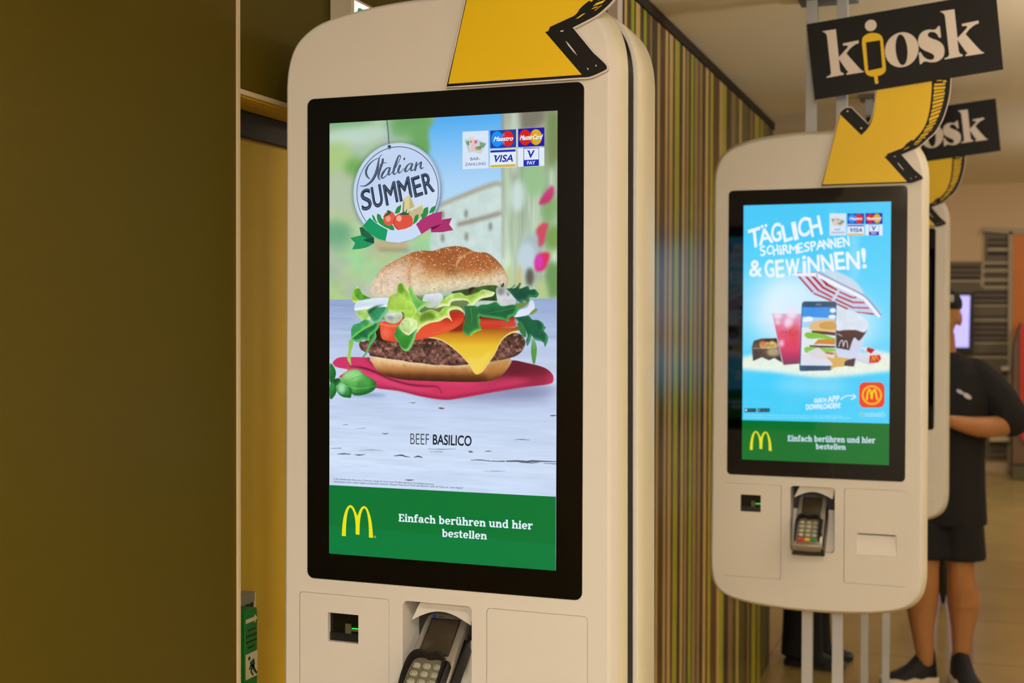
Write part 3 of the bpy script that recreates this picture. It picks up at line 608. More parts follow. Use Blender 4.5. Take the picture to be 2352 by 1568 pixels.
    s.text('Informationen zu den in unseren Speisen und Getränken enthaltenen Allergenen finden Sie am Poster oder Bildschirm neben den Kassen am „Unser Angebot“', '-1886,-2367 428,-2358 -1884,-2327', (40, 46, 60), .006)
    s.text('Einfach berühren und hier', '-705,-2935 1592,-2927 -704,-2800', (226, 240, 252), slab=True); s.text('bestellen', '58,-3134 828,-3131 60,-3006', (226, 240, 252), slab=True)
    arches(s, FC, (236, 226, 22)); s.ring('-1128,-3209', .0017, .0005, (190, 200, 40)); s.text('R', '-1136,-3218 -1118,-3217 -1136,-3200', (190, 200, 40))
    return s
def _den(s, u, v):
    # seeds thin out towards the pale foot and left end of the roll
    t = (v-FB(1000, 560)[1])/(FB(1000, 100)[1]-FB(1000, 560)[1]); w = np.clip((u-FB(440, 0)[0])/.25, 0, 1)
    return float(np.clip((t-0.1)*1.25, 0.05, 1)*(0.55+0.45*w))
Picture.noise_den = _den

def arches(s, f, col):
    P = "!185,1213 193,1100 210,1010 235,955 262,937 290,955 312,1000 !327,1035 343,990 363,957 387,946 415,966 442,1035 458,1120 !467,1231 !430,1228 427,1110 414,1015 400,975 387,965 373,980 357,1030 348,1100 !345,1203 !310,1200 309,1100 297,1020 280,975 262,958 246,978 232,1040 224,1130 !222,1216"
    q = []
    for w in P.split():
        a, b = w.lstrip('!').split(','); q.append((*f(float(a), float(b)), True) if w[0] == '!' else f(float(a), float(b)))
    s.poly(q, col, True)

def payment_marks(s, f, crisp=True):
    """cash and card marks in the top corner of a display; f maps mark units to the display"""
    def P(t): return [(*f(*map(float, w.split(','))), True) for w in t.split()]
    W = (222, 234, 250)
    s.poly(P('105,247 547,227 547,872 105,890'), (214, 228, 246))
    for t, c in (('135,385 215,375 235,560 205,600 165,470', (178, 206, 206)), ('215,345 290,335 250,600 225,600', (222, 214, 190)), ('330,365 515,440 430,625 250,590', (190, 214, 214)), ('285,372 370,385 300,570 225,612', (226, 190, 204)), ('395,420 510,450 470,520 410,500', (116, 160, 140)), ('160,420 220,400 225,480 190,480', (110, 150, 130)), ('235,400 262,400 262,440 238,440', (180, 120, 90)), ('315,395 360,405 345,450 308,440', (206, 90, 130))): s.poly(P(t), c)
    for c, r in (((375, 530), 58), ((400, 515), 40)): s.poly([f(a, b) for a, b in circle(*c, r, r*.6, 18)], (176, 156, 92) if r > 50 else (140, 128, 80))
    s.text('BAR-', [f(242, 740), f(410, 730), f(240, 688)], (30, 50, 120)); s.text('ZAHLUNG', [f(150, 832), f(502, 816), f(150, 782)], (30, 50, 120))
    for x0, x1, y0, y1, y2, y3, bg, c1, c2, mix, name in ((580, 1022, 228, 204, 532, 512, (22, 62, 152), (8, 140, 255), (222, 22, 30), (8, 140, 255), 'Maestro'), (1058, 1507, 198, 172, 508, 490, (14, 6, 172), (208, 30, 16), (218, 170, 20), (218, 170, 20), 'MasterCard')):
        s.poly(P(f'{x0},{y0} {x1},{y1} {x1},{y3} {x0},{y2}'), bg)
        w = x1-x0; cy = (y0+y1+y2+y3)/4
        A = (x0+w*.265, cy+3); B = (x0+w*.68, cy-3)
        s.poly([f(a, b) for a, b in circle(*A, w*.228, 134, 40)], c1); s.poly([f(a, b) for a, b in circle(*B, w*.228, 134, 40)], c2)
        lc = c1 if name == 'Maestro' else c1
        for k in range(6):
            yy = cy-92+k*(18 if k < 3 else 18)+(0 if k < 3 else 84)
            s.poly(P(f'{x0+w*.42},{yy+4} {x0+w*.55},{yy+2} {x0+w*.56},{yy+10} {x0+w*.43},{yy+12}'), lc)
        if name == 'Maestro': q = [f(638, 412), f(968, 396), f(646, 335)]
        else: q = [f(1088, 392), f(1472, 372), f(1098, 310)]
        s.text(name, [(a+.0004, b-.0004) for a, b in q], (20, 30, 80), 0, .25, fat=.0003); s.text(name, q, (240, 244, 252), 0, .25, fat=.00028)
    s.poly(P('575,550 1022,535 1022,852 575,866'), W); s.poly(P('584,568 1014,548 1014,586 584,606'), (24, 40, 170)); s.poly(P('584,820 1012,802 1012,842 584,858'), (214, 178, 30))
    s.text('VISA', [f(652, 768), f(966, 755), f(655, 652)], (18, 40, 160), 0, .22, fat=.0004); s.poly(P('628,652 690,650 700,690'), (18, 40, 160))
    s.poly(P('1054,532 1507,512 1507,830 1054,848'), W); s.poly(P('1150,530 1416,520 1416,830 1150,842'), (20, 40, 172)); s.poly(P('1160,540 1408,530 1408,720 1160,732'), W)
    s.text('V', [f(1222, 698), f(1345, 692), f(1222, 570)], (18, 40, 170), .04, .1); s.poly(P('1204,568 1260,568 1262,610'), (18, 40, 170)); s.text('PAY', [f(1212, 812), f(1354, 806), f(1212, 752)], W, .02)
def beach_picture():
    s = Picture(300, 539, 9)
    full = '!-2195,3695 !2171,3573 !2229,-3302 !-2149,-3476'
    s.img[:] = s.grad('-2003,3529 1972,3424 2020,-2312 -1965,-2430', (70, 200, 248), (80, 206, 250), (96, 210, 250), (110, 214, 250), (70, 204, 248), (76, 208, 250))
    for c, rx, ry, col, sf, a in (('-677,660', .11, .1, (226, 242, 252), .07, .95), ('371,236', .13, .09, (206, 236, 252), .06, .9), ('-1638,1091', .02, .05, (150, 222, 250), .05, .6), ('-32,-1470', .1, .02, (150, 224, 252), .04, .8), ('1058,2115', .01, .08, (190, 232, 252), .02, .5)): s.blob(c, rx, ry, col, sf, a)
    s.shape('-1993,-784 -1691,-661 -1092,-631 -38,-745 994,-646 1704,-511 2007,-612 2010,-1009 1608,-1100 896,-1197 174,-1253 -453,-1201 -1089,-1126 -1624,-1092 -1991,-1034', (226, 236, 226), (232, 240, 224), (226, 240, 236), soft=.01, tex=.04)
    # umbrella
    um = '!-589,1633 !28,1659 !1308,976 !1736,473 !1676,431 !1554,504 !1077,577 !882,650 !448,872 !-51,1096'
    s.shape('152,1701 566,1655 1081,1376 1287,1018 568,1401', (224, 220, 236), soft=.004, a=.8)
    s.shape(um, (208, 216, 238), (196, 206, 232), smooth=False)
    for k, (q) in enumerate(('!-473,1546 !-410,1546 !-51,1128 !-82,1097', '!-284,1545 !-211,1544 !104,1181 !468,989 !448,946 !52,1160', '!-117,1554 !-34,1554 !218,1265 !540,1094 !519,1042 !177,1223', '!70,1563 !133,1542 !342,1339 !590,1189 !570,1147 !280,1297', '!-51,1107 !448,904 !407,872 !-51,1065', '!632,1147 !982,987 !1104,987 !1064,945 !941,956 !632,1105', '!591,1041 !1003,861 !1288,850 !1309,808 !983,819 !571,999', '!541,946 !1004,714 !1411,703 !1442,665 !984,678 !520,904', '!552,830 !882,671 !841,640 !573,777', '!1066,587 !1524,546 !1555,498 !1107,560')):
        s.shape(q, (176, 40, 56), smooth=False)
    s.shape('!-610,1633 !28,1655 !39,1542 !-610,1575', (236, 242, 252), smooth=False); s.line('-589,1644 28,1659', 1.4, (190, 60, 90)); s.shape('!49,1627 !1318,966 !1257,913 !362,1360 !71,1521', (238, 244, 252), smooth=False); s.line('70,1648 671,1347 1318,987 1736,484', 1.8, (204, 40, 60)); s.shape('!1318,955 !1716,463 !1666,427 !1268,903', (238, 244, 252), smooth=False)
    s.line('611,1168 490,872', 3, (214, 220, 240)); s.line('28,1638 50,1521', 1.5, (110, 90, 130))
    # left burger box, pink drink
    s.shape('!-1714,-401 !-1662,-227 !-1458,-161 !-1032,-146 !-878,-822 !-1092,-696 !-1240,-762 !-1433,-679 !-1680,-790', (64, 52, 40), (88, 66, 50), (60, 46, 40), smooth=False, tex=.35, ts=(40, 40)); s.shape('-1500,-312 -1351,-257 -1052,-265 -1009,-393 -1414,-441', (196, 160, 100), tex=.4, ts=(60, 80)); s.blob('-1382,-333', .008, .006, (220, 110, 80), .004); s.blob('-1116,-309', .006, .004, (230, 210, 90), .004); s.line('-1682,-433 -1307,-418 -1009,-383', 1.4, (214, 204, 180), .8); s.shape('-1242,-504 -987,-436 -922,-650 -1198,-676', (196, 176, 130), soft=.006, a=.8)
    s.shape('!-1164,530 !-361,532 !-351,-835 !-846,-886', (214, 170, 200), (226, 130, 160), (224, 90, 116), (226, 70, 110), (196, 40, 86), (120, 60, 90), smooth=False)
    for c, rx, ry in (('-972,445', .012, .012), ('-591,467', .014, .012), ('-674,232', .012, .014), ('-971,252', .008, .006), ('-861,-327', .006, .01)): s.blob(c, rx, ry, (240, 226, 240), .008, .85)
    s.blob('-593,617', .02, .01, (236, 226, 244), .01, .8); s.shape('-673,103 -421,147 -417,-409 -629,-197', (226, 70, 76), soft=.012, a=.7)
    s.stroke('-937,-27 -885,70 -852,-16 -800,59 -778,-26 -736,38 -694,-15', (.8, 1, .8, 1, .8, .8, .6), (92, 26, 46)); s.stroke('-578,82 -662,71 -672,-15 -609,-25 -546,40 -514,-14 -462,83 -441,-24', (.8, 1.2, 1, .8, .8, .8, .8, .6), (92, 26, 46)); s.stroke('-947,-96 -419,-56', (.5, .5), (92, 26, 46))
    # shake cup
    s.shape('!557,110 !1334,157 !1198,-623 !1037,-878 !585,-842', (212, 220, 240), (204, 212, 236), (214, 220, 240), smooth=False); s.shape('!557,153 !1376,94 1275,-75 1154,-202 1031,-119 !911,-457 !561,-398', (92, 62, 60), (76, 50, 48), (80, 52, 52), smooth=True)
    s.shape('553,661 779,661 985,577 1230,451 1394,283 1375,115 1274,30 1070,92 784,91 557,110', (214, 228, 240), (222, 228, 242), tex=.06, ts=(20, 30)); s.shape('!790,-734 !1076,-666 !1037,-899 !771,-882', (84, 60, 58), smooth=False)
    s.stroke('633,-365 683,-217 735,-206 756,-364', (1.5, 1.6, 1.6, 1.5), (226, 232, 244)); s.stroke('756,-364 796,-216 848,-226 870,-395', (1.5, 1.6, 1.6, 1.5), (226, 232, 244)); s.stroke('600,-16 723,-79', (1.4, 1.4), (214, 220, 236))
    # life ring
    s.shape('!1217,-391 !1379,-357 !1704,-469 !1742,-657 !1666,-784 !1444,-850 !1118,-750 !1157,-518 !1442,-556', (226, 230, 240), (206, 210, 226), smooth=False); s.shape('!1379,-368 !1582,-429 !1482,-545 !1360,-473', (190, 24, 34), smooth=False); s.shape('!1442,-598 !1705,-574 !1742,-678 !1666,-774 !1433,-798', (206, 44, 40), smooth=False); s.stroke('1504,-755 1533,-618 1575,-733 1604,-607 1675,-711', (1.6, 2, 1.6, 2, 1.6), (246, 176, 30))
    # phone
    s.poly([FG(a, b) for a, b in ((850, 440), (858, 418), (880, 402), (1270, 402), (1290, 415), (1298, 440), (1270, 1240), (1220, 1290), (830, 1300), (818, 1270))], (62, 88, 116))
    sc = s.poly('!-341,707 !542,707 !524,-886 !-382,-889', (70, 150, 232))
    for q, c in (('!-348,447 !545,407 !541,110 !-358,105', (176, 212, 246)), ('!-358,148 !541,153 !534,-589 !-369,-600', (226, 232, 240)), ('!-369,-579 !534,-568 !524,-886 !-382,-889', (220, 224, 236))): s.poly(q, c)
    for a, b, r, q in ((940, 630, .012, .007), (900, 645, .008, .005), (1250, 520, .008, .006), (1240, 600, .01, .005)): s.poly(circle(*FG(a, b), r, q, 16), (236, 242, 250))
    s.poly('!-159,106 -128,234 -25,320 204,363 411,364 545,333 !543,47 206,44', (226, 190, 130), True); s.poly('122,257 370,321 546,280 543,110 164,129', (208, 160, 92), True)
    for q, c in (('!-96,74 !544,26 !542,-70 !290,-40 !-85,0', (96, 62, 58)), ('-283,-23 -148,21 165,-20 435,-102 539,-144 498,-187 166,-147 -188,-150', (136, 196, 70)), ('!83,-169 !539,-155 !538,-313 !105,-296 !-41,-319', (206, 140, 62)), ('!-156,-331 !538,-345 !536,-398 !-124,-395', (92, 58, 56)), ('-281,-407 -124,-373 230,-402 537,-419 480,-505 -39,-511 -248,-535', (140, 200, 80)), ('!-186,-513 85,-403 252,-508 !529,-525 378,-697 -38,-681', (222, 216, 220)), ('!252,-508 !529,-525 !480,-590 !294,-560', (186, 110, 70))): s.poly(q, c, True)
    s.poly('!13,805 !169,805 !170,762 !14,762', (110, 130, 150))
    s.poly('!531,-441 !625,-651 !923,-679 !760,-798 !781,-903 !586,-917 !411,-983 !472,-823 !284,-635 !502,-685', (216, 176, 98))
    # headlines
    Wt = (236, 246, 254)
    for ch, q in (('T', '-1781,2334 -1469,2425 -1837,2840'), ('Ä', '-1526,2416 -1156,2501 -1595,2939'), ('G', '-1175,2486 -926,2557 -1215,2979'), ('L', '-844,2499 -625,2571 -935,2944'), ('I', '-566,2551 -468,2578 -656,3023'), ('C', '-440,2605 -164,2694 -490,3104'), ('H', '-105,2637 180,2706 -201,3135')): s.text(ch, q, Wt, fat=.0013)
    for ch, q in (('S', '-1490,2112 -1351,2157 -1518,2378'), ('C', '-1309,2147 -1172,2183 -1330,2390'), ('H', '-1135,2136 -991,2171 -1172,2401'), ('i', '-953,2152 -916,2161 -981,2398'), ('R', '-883,2160 -715,2196 -899,2415'), ('M', '-706,2186 -493,2174 -708,2422'), ('E', '-465,2192 -336,2219 -494,2446'), ('S', '-303,2218 -161,2254 -314,2468'), ('P', '-115,2240 22,2275 -148,2488'), ('A', '19,2270 251,2313 -7,2508'), ('N', '223,2280 369,2330 194,2534'), ('N', '406,2301 551,2336 376,2553'), ('E', '587,2326 713,2352 563,2569'), ('N', '750,2342 903,2368 711,2603')): s.text(ch, q, Wt, fat=.0008)
    for ch, q in (('&', '-1791,1564 -1460,1561 -1794,2002'), ('G', '-1346,1522 -1112,1558 -1387,1987'), ('E', '-1056,1529 -841,1556 -1087,1993'), ('W', '-794,1565 -433,1590 -807,2012'), ('i', '-332,1627 -249,1636 -353,2106'), ('N', '-193,1645 109,1698 -215,2076'), ('N', '201,1679 492,1695 133,2128'), ('E', '546,1731 790,1748 497,2188'), ('N', '836,1729 1168,1744 814,2193'), ('!', '1249,1762 1343,1770 1209,2289')): s.text(ch, q, Wt, fat=.0013)
    payment_marks(s, lambda a, b: FH(1370+(a-105)*.551, 192+(b-247)*.497+(a-105)*.022))
    # app corner, small print, green bar
    s.poly([FI(a, b) for a, b in rrect(1778, 2145, 108, 475, 80)], (232, 66, 44)); s.ring('1514,-1663', FI(2095, 0)[0]-FI(1962, 0)[0], .0052, (240, 180, 30))
    s.stroke('1385,-1798 1393,-1675 1428,-1534 1474,-1533 1512,-1766', (5, 5, 4.6, 4.6, 5), (240, 200, 30)); s.stroke('1512,-1766 1528,-1616 1564,-1531 1600,-1530 1656,-1782', (5, 4.6, 4.6, 5, 5), (240, 200, 30))
    s.text('GLEICH', '-11,-1899 314,-1875 -12,-1794', Wt, fat=.0004); s.text('APP', '351,-1890 655,-1853 359,-1728', Wt, fat=.0004); s.text('DOWNLOADEN!', '-224,-2104 684,-2032 -225,-1961', Wt, fat=.0004)
    s.stroke('695,-1809 783,-1727 929,-1686 1075,-1720', (2.4, 2.6, 2.4, 2.2), Wt); s.stroke('1020,-1646 1086,-1724 966,-1795', (2.2, 2.4, 2.2), Wt)
    for x0, x1 in ((130, 295), (318, 492)): s.poly([FI(a, b) for a, b in rrect(x0, x1, 485, 538, 8)], (20, 40, 56))
    s.poly(circle(*FI(152, 510), .0028, n=12), Wt); s.text('App Store', '-1809,-2177 -1617,-2175 -1809,-2134', (150, 180, 200)); s.text('Google Play', '-1444,-2174 -1234,-2172 -1444,-2128', (150, 180, 200)); s.poly('!-1512,-2120 !-1463,-2150 !-1511,-2182', (190, 200, 90))
    for q in ('-1924,-2315 750,-2280 -1924,-2261', '-1924,-2393 985,-2326 -1924,-2335'): s.text('Teilnahmebedingungen und Informationen in der App. Nur solange der Vorrat reicht. Gewinnspiel in Österreich.', q, (176, 226, 250), .01)
    s.text('mcdonald’s', '1334,-2250 1867,-2244 1333,-2100', (176, 226, 250), .01); s.stroke('1180,-2226 1224,-2150 1279,-2167 1289,-2280', (2, 3, 3, 1.5), (150, 214, 160))
    s.poly('!-2039,-2439 !2075,-2417 !2085,-3714 !-2032,-3572', (8, 112, 44))
    s.text('Einfach berühren und hier', '-716,-2987 1612,-2961 -717,-2814', (206, 226, 246), slab=True); s.text('bestellen', '45,-3177 840,-3166 44,-3021', (206, 226, 246), slab=True)
    arches(s, lambda a, b: FI(205+(a-185)*1.117, 812+(b-937)*.97), (232, 222, 36))
    return s
# ------------------------------------------------------------------ materials
M_WHITE = material('kiosk_white', (226, 222, 214), 0.42, noise=0.015, scale=6)
M_SIDE = material('kiosk_side_cream', (226, 222, 196), 0.42)
M_GAP = material('dark_grey_core', (38, 38, 40), 0.6)
M_GLASS = material('black_glass', (5, 5, 5), 0.04, spec=0.5)
M_PIC = material('display_picture', attr='picture', emit=1.0, rough=0.05)
M_SCAN = material('scanner_glass', (16, 17, 13), 0.15)
M_SCANIN = material('scanner_inside', (90, 84, 60), 0.5)
M_GREENLED = material('green_scan_light', (10, 220, 60), emit=1.6)
M_STEEL = material('grey_painted_steel', (190, 192, 196), 0.4)
M_YEL = material('printed_yellow', (246, 206, 4), 0.45)
M_BLK = material('printed_black', (16, 14, 13), 0.5, spec=0.3)
M_BOARD = material('board_black', (14, 13, 13), 0.5, spec=0.3)
M_LET = material('printed_white', (232, 222, 214), 0.5)
M_OLIVE = material('olive_wall_paint', (122, 106, 20), 0.6, noise=0.03, scale=3, spec=0.2, base=(0.092, 0.068, 0.0004))
M_OCHRE = material('ochre_door_paint', None, 0.5, noise=0.02, scale=3, base=(0.70, 0.49, 0.032))
M_TRIM = material('pale_edge_profile', (214, 196, 160), 0.4)
M_RUBBER = material('black_rubber', (26, 25, 25), 0.45)
M_CEIL = material('ceiling_plaster', (240, 230, 208), 0.9, noise=0.02, scale=2)
M_FARWALL = material('beige_far_plaster', (196, 168, 128), 0.85, noise=0.02, scale=2)
M_PLAIN = material('grey_white_plaster', (196, 190, 180), 0.9)
M_GREY = material('silver_grey_plastic', (178, 172, 162), 0.24, metal=0.6)
M_DARK = material('black_plastic', (28, 27, 26), 0.4)
M_KEY = material('grey_green_key', (176, 178, 156), 0.45)
M_KEYBED = material('keypad_bed', (120, 110, 92), 0.5)
M_TSCREEN = material('terminal_screen', (66, 58, 46), 0.12)
M_EXITG = material('exit_device_green', (16, 132, 52), 0.35)
M_SAFE = material('safety_green_print', (10, 84, 58), 0.5)
M_CREAM = material('cream_sticker', (236, 224, 190), 0.5)
M_METAL = material('brushed_metal', (190, 186, 178), 0.28, metal=0.9)

def floor_material():
    m = bpy.data.materials.new('glossy_floor_tiles'); m.use_nodes = True
    nt = m.node_tree; b = nt.nodes['Principled BSDF']
    t = nt.nodes.new('ShaderNodeTexCoord'); br = nt.nodes.new('ShaderNodeTexBrick')
    br.offset = 0.0; br.inputs['Scale'].default_value = 1.0
    br.inputs['Brick Width'].default_value = 0.9; br.inputs['Row Height'].default_value = 0.9; br.inputs['Mortar Size'].default_value = 0.006
    br.inputs['Color1'].default_value = (.42, .29, .095, 1); br.inputs['Color2'].default_value = (.40, .28, .09, 1); br.inputs['Mortar'].default_value = (.27, .18, .06, 1)
    n = nt.nodes.new('ShaderNodeTexNoise'); n.inputs['Scale'].default_value = 2.2; n.inputs['Detail'].default_value = 6
    mx = nt.nodes.new('ShaderNodeMix'); mx.data_type = 'RGBA'; mx.blend_type = 'MULTIPLY'; mx.inputs[0].default_value = 0.35
    for a in (br, n): nt.links.new(t.outputs['Object'], a.inputs['Vector'])
    nt.links.new(br.outputs['Color'], mx.inputs['A']); nt.links.new(n.outputs['Fac'], mx.inputs['B'])
    nt.links.new(mx.outputs['Result'], b.inputs['Base Color'])
    b.inputs['Roughness'].default_value = 0.22
    return m
M_FLOOR = floor_material()

# ------------------------------------------------------------------ the room
def structure(name, mb, mats, smooth=35): return tag(mb.build(name, mats, None, smooth), kind='structure')
structure('floor', MB().box(-8, 5.2, -4.2, 14.5, -0.2, 0), M_FLOOR)
structure('ceiling', MB().box(-8, 5.2, -4.2, 9.1, CEIL, 4.3), M_CEIL)
structure('ceiling_high', MB().box(-8, 5.2, 9.1, 14.5, 4.1, 4.3), M_CEIL)
WX, DX = -1.14, -1.223                                     # face of the left wall, face of the door
w = MB()
for (y0, y1, z0, z1) in ((-4.2, 1.8175, 0, CEIL), (1.8175, 2.86, 1.971, CEIL), (2.86, 3.24, 0, CEIL)):
    w.box(WX-0.3, WX, y0, y1, z0, z1)
structure('wall_left', w, M_OLIVE)
structure('wall_return', MB().box(WX-0.3, -0.888, 3.24, 3.34, 0, CEIL), M_OLIVE)
structure('wall_right', MB().box(5.0, 5.2, -4.2, 14.5, 0, 4.3), M_PLAIN)
structure('wall_front', MB().box(-8, 5.2, -4.2, -4.0, 0, 4.3), M_PLAIN)
structure('wall_side', MB().box(-8, -7.8, 3.3, 14.5, 0, 4.3), M_PLAIN)
structure('wall_far', MB().box(-8, 5.2, 14.3, 14.5, 0, 4.3), M_FARWALL)
structure('trim_1', MB().box(WX-0.002, WX+0.004, 1.8165, 1.8235, 0, CEIL), M_TRIM)
structure('trim_2', MB().box(WX-0.002, WX+0.004, 1.8235, 2.858, 1.966, 1.974), M_TRIM)
structure('trim_3', MB().box(DX, WX-0.003, 1.82, 2.856, 1.963, 1.9712), M_OCHRE)
structure('trim_4', MB().box(-0.905, -0.877, 3.215, 3.262, 0, CEIL-0.03), M_LET)
# door leaf with its rubber sealed head rail
door = MB().box(DX-0.045, DX, 1.82, 2.856, 0.005, 1.962).build('door_1', M_OCHRE); tag(door, kind='structure')
MB().rbox(0, 1.03, -0.012, 0.0, 0, 0.046, 0.006, M=Matrix(((0, -1, 0, DX), (1, 0, 0, 1.822), (0, 0, 1, 1.916), (0, 0, 0, 1)))).build('head_seal', M_RUBBER, door)
# striped panel wall: vertical bands one beside the other
BANDS = '''145d 160b 178n 208g 230n 242b 272k 300g 318n 345t 358d 398b 418r 455b 475d 485b 510n 525y 557d 580b 598d 606t 625d 640g 658d 666t 692d 702t 722d 745b 765r 780y 800r 845b 865y 895d 930c 960o 988b 1005o 1050n 1068t 1085d 1098y 1130n 1142y 1158o 1200'''.split()
PAL = dict(d=(34, 29, 19), b=(198, 172, 112), n=(62, 48, 24), g=(150, 168, 0), k=(58, 47, 28), t=(146, 124, 76), r=(78, 51, 22), y=(168, 166, 40), c=(138, 118, 78), o=(88, 86, 26))
def band_y(c):                                             # where a band edge lies along the wall
    k = (1380+c/3.136-1176)/FPX; s_, c_ = math.sin(YAW), math.cos(YAW)
    return (0.88*c_+k*0.88*s_)/(s_-k*c_)
ed = [(band_y(float(b.rstrip('abcdefghijklmnopqrstuvwxyz'))), b[-1]) for b in BANDS]
w = MB(); keys = list(PAL)
w.box(-1.2, -0.883, 3.262, 5.962, 0, CEIL-0.03, keys.index('d'))
for (a, k), (b, _) in zip(ed[:-1], ed[1:]):
    a2 = max(a, 3.262)
    if b > a2 and k in PAL: w.add([(-0.88, a2, 0), (-0.88, b, 0), (-0.88, b, CEIL-0.035), (-0.88, a2, CEIL-0.035)], [(0, 1, 2, 3)], keys.index(k))
structure('wall_striped', w, [material('stripe_'+n, PAL[k], 0.3, base=lin(PAL[k])*1.25) for k, n in zip(keys, 'dark pale brown green umber tan rust lime clay moss'.split())], 0)
structure('trim_5', MB().box(-1.2, -0.876, 3.262, 5.965, CEIL-0.032, CEIL), material('painted_gap_shade', (40, 32, 22), 0.8))  # dark strip stands in for the shadow between stripes and ceiling

# ------------------------------------------------------------------ kiosk
KZ = 1.5637
HALF = [(0, .5435), (.06, .5430), (.12, .5385), (.165, .5320), (.204, .5235), (.2285, .5145), (.2528, .4980), (.2680, .4780), (.2770, .4520), (.2805, .4230), (.2810, .3800), (.2818, .1), (.2832, -.25), (.2845, -.56),
        (.2848, -.64), (.2830, -.672), (.2755, -.7030), (.2580, -.7265), (.2255, -.7430), (.1700, -.7545), (.1100, -.7605), (.0500, -.7632), (0, -.7636)]
OUTL = crom(HALF+[(-x, z) for x, z in HALF[-2:0:-1]], True, 4)
def grown(d):
    n = len(OUTL); out = []
    for i in range(n):
        a, b = OUTL[i-1], OUTL[(i+1) % n]; dx, dz = b[0]-a[0], b[1]-a[1]; L = math.hypot(dx, dz)
        out.append((OUTL[i][0]-d*dz/L, OUTL[i][1]+d*dx/L))
    return out
def shell_rings(steps): return [[(x, y, z+KZ) for x, z in grown(d)] for y, d in steps]
def up(L): return [(x, z+KZ) for x, z in L]
PANEL_L, PANEL_R = (-.2545, -.0885, -.6830, -.4215), (.0815, .2480, -.6800, -.4215)
POCKET = rrect(-.0645, .0562, -.6015, -.4215, .009)
def front_shell(parent):
    w = MB()
    sign = -1 if area(OUTL) < 0 else 1
    rings = shell_rings([(0.0, -.005), (.0015, -.002), (.005, 0), (.022, .006), (.048, .0135), (.054, .0125), (.060, .006)])
    w.loft(rings, False, True, 0)
    # side faces take a creamier tone than the front
    n = len(OUTL)
    for i in range(3*n, 6*n): w.m[i] = 1
    holes = [rrect(*PANEL_L, .006), rrect(*PANEL_R, .006), POCKET]
    loops = [up(grown(-.005))]+[up(h) for h in holes]
    tri = tessellate_polygon([[Vector((a, b, 0)) for a, b in L] for L in loops]); flat = [p for L in loops for p in L]
    def o(t):
        a, b, c = (flat[i] for i in t); return t if (b[0]-a[0])*(c[1]-a[1])-(b[1]-a[1])*(c[0]-a[0]) > 0 else (t[0], t[2], t[1])
    w.add([(x, 0, z) for x, z in flat], [o(t) for t in tri], 0)
    for h in holes[:2]:                                     # sunk seats of the two service panels
        L = up(h)[::-1]; k = len(L)
        w.add([(x, 0, z) for x, z in L]+[(x, .012, z) for x, z in L], [(i, i+k, (i+1) % k+k, (i+1) % k) for i in range(k)]+[tuple(range(2*k-1, k-1, -1))], 2)
    return w.build('front_shell', [M_WHITE, M_SIDE, material('seam_grey', (120, 112, 100), 0.6)], parent, 40)
def service_panel(parent, box, hole=None, slot=None):
    x0, x1, z0, z1 = box; g = .0006
    L = up(rrect(x0+g, x1-g, z0+g, z1-g, .0055)); w = MB()
    hs = [up([(hole[0], hole[2]), (hole[1], hole[2]), (hole[1], hole[3]), (hole[0], hole[3])])] if hole else []
    w.prism(L, .0002, .010, 0, hs)
    return w.build('service_panel', M_WHITE, parent, 30)
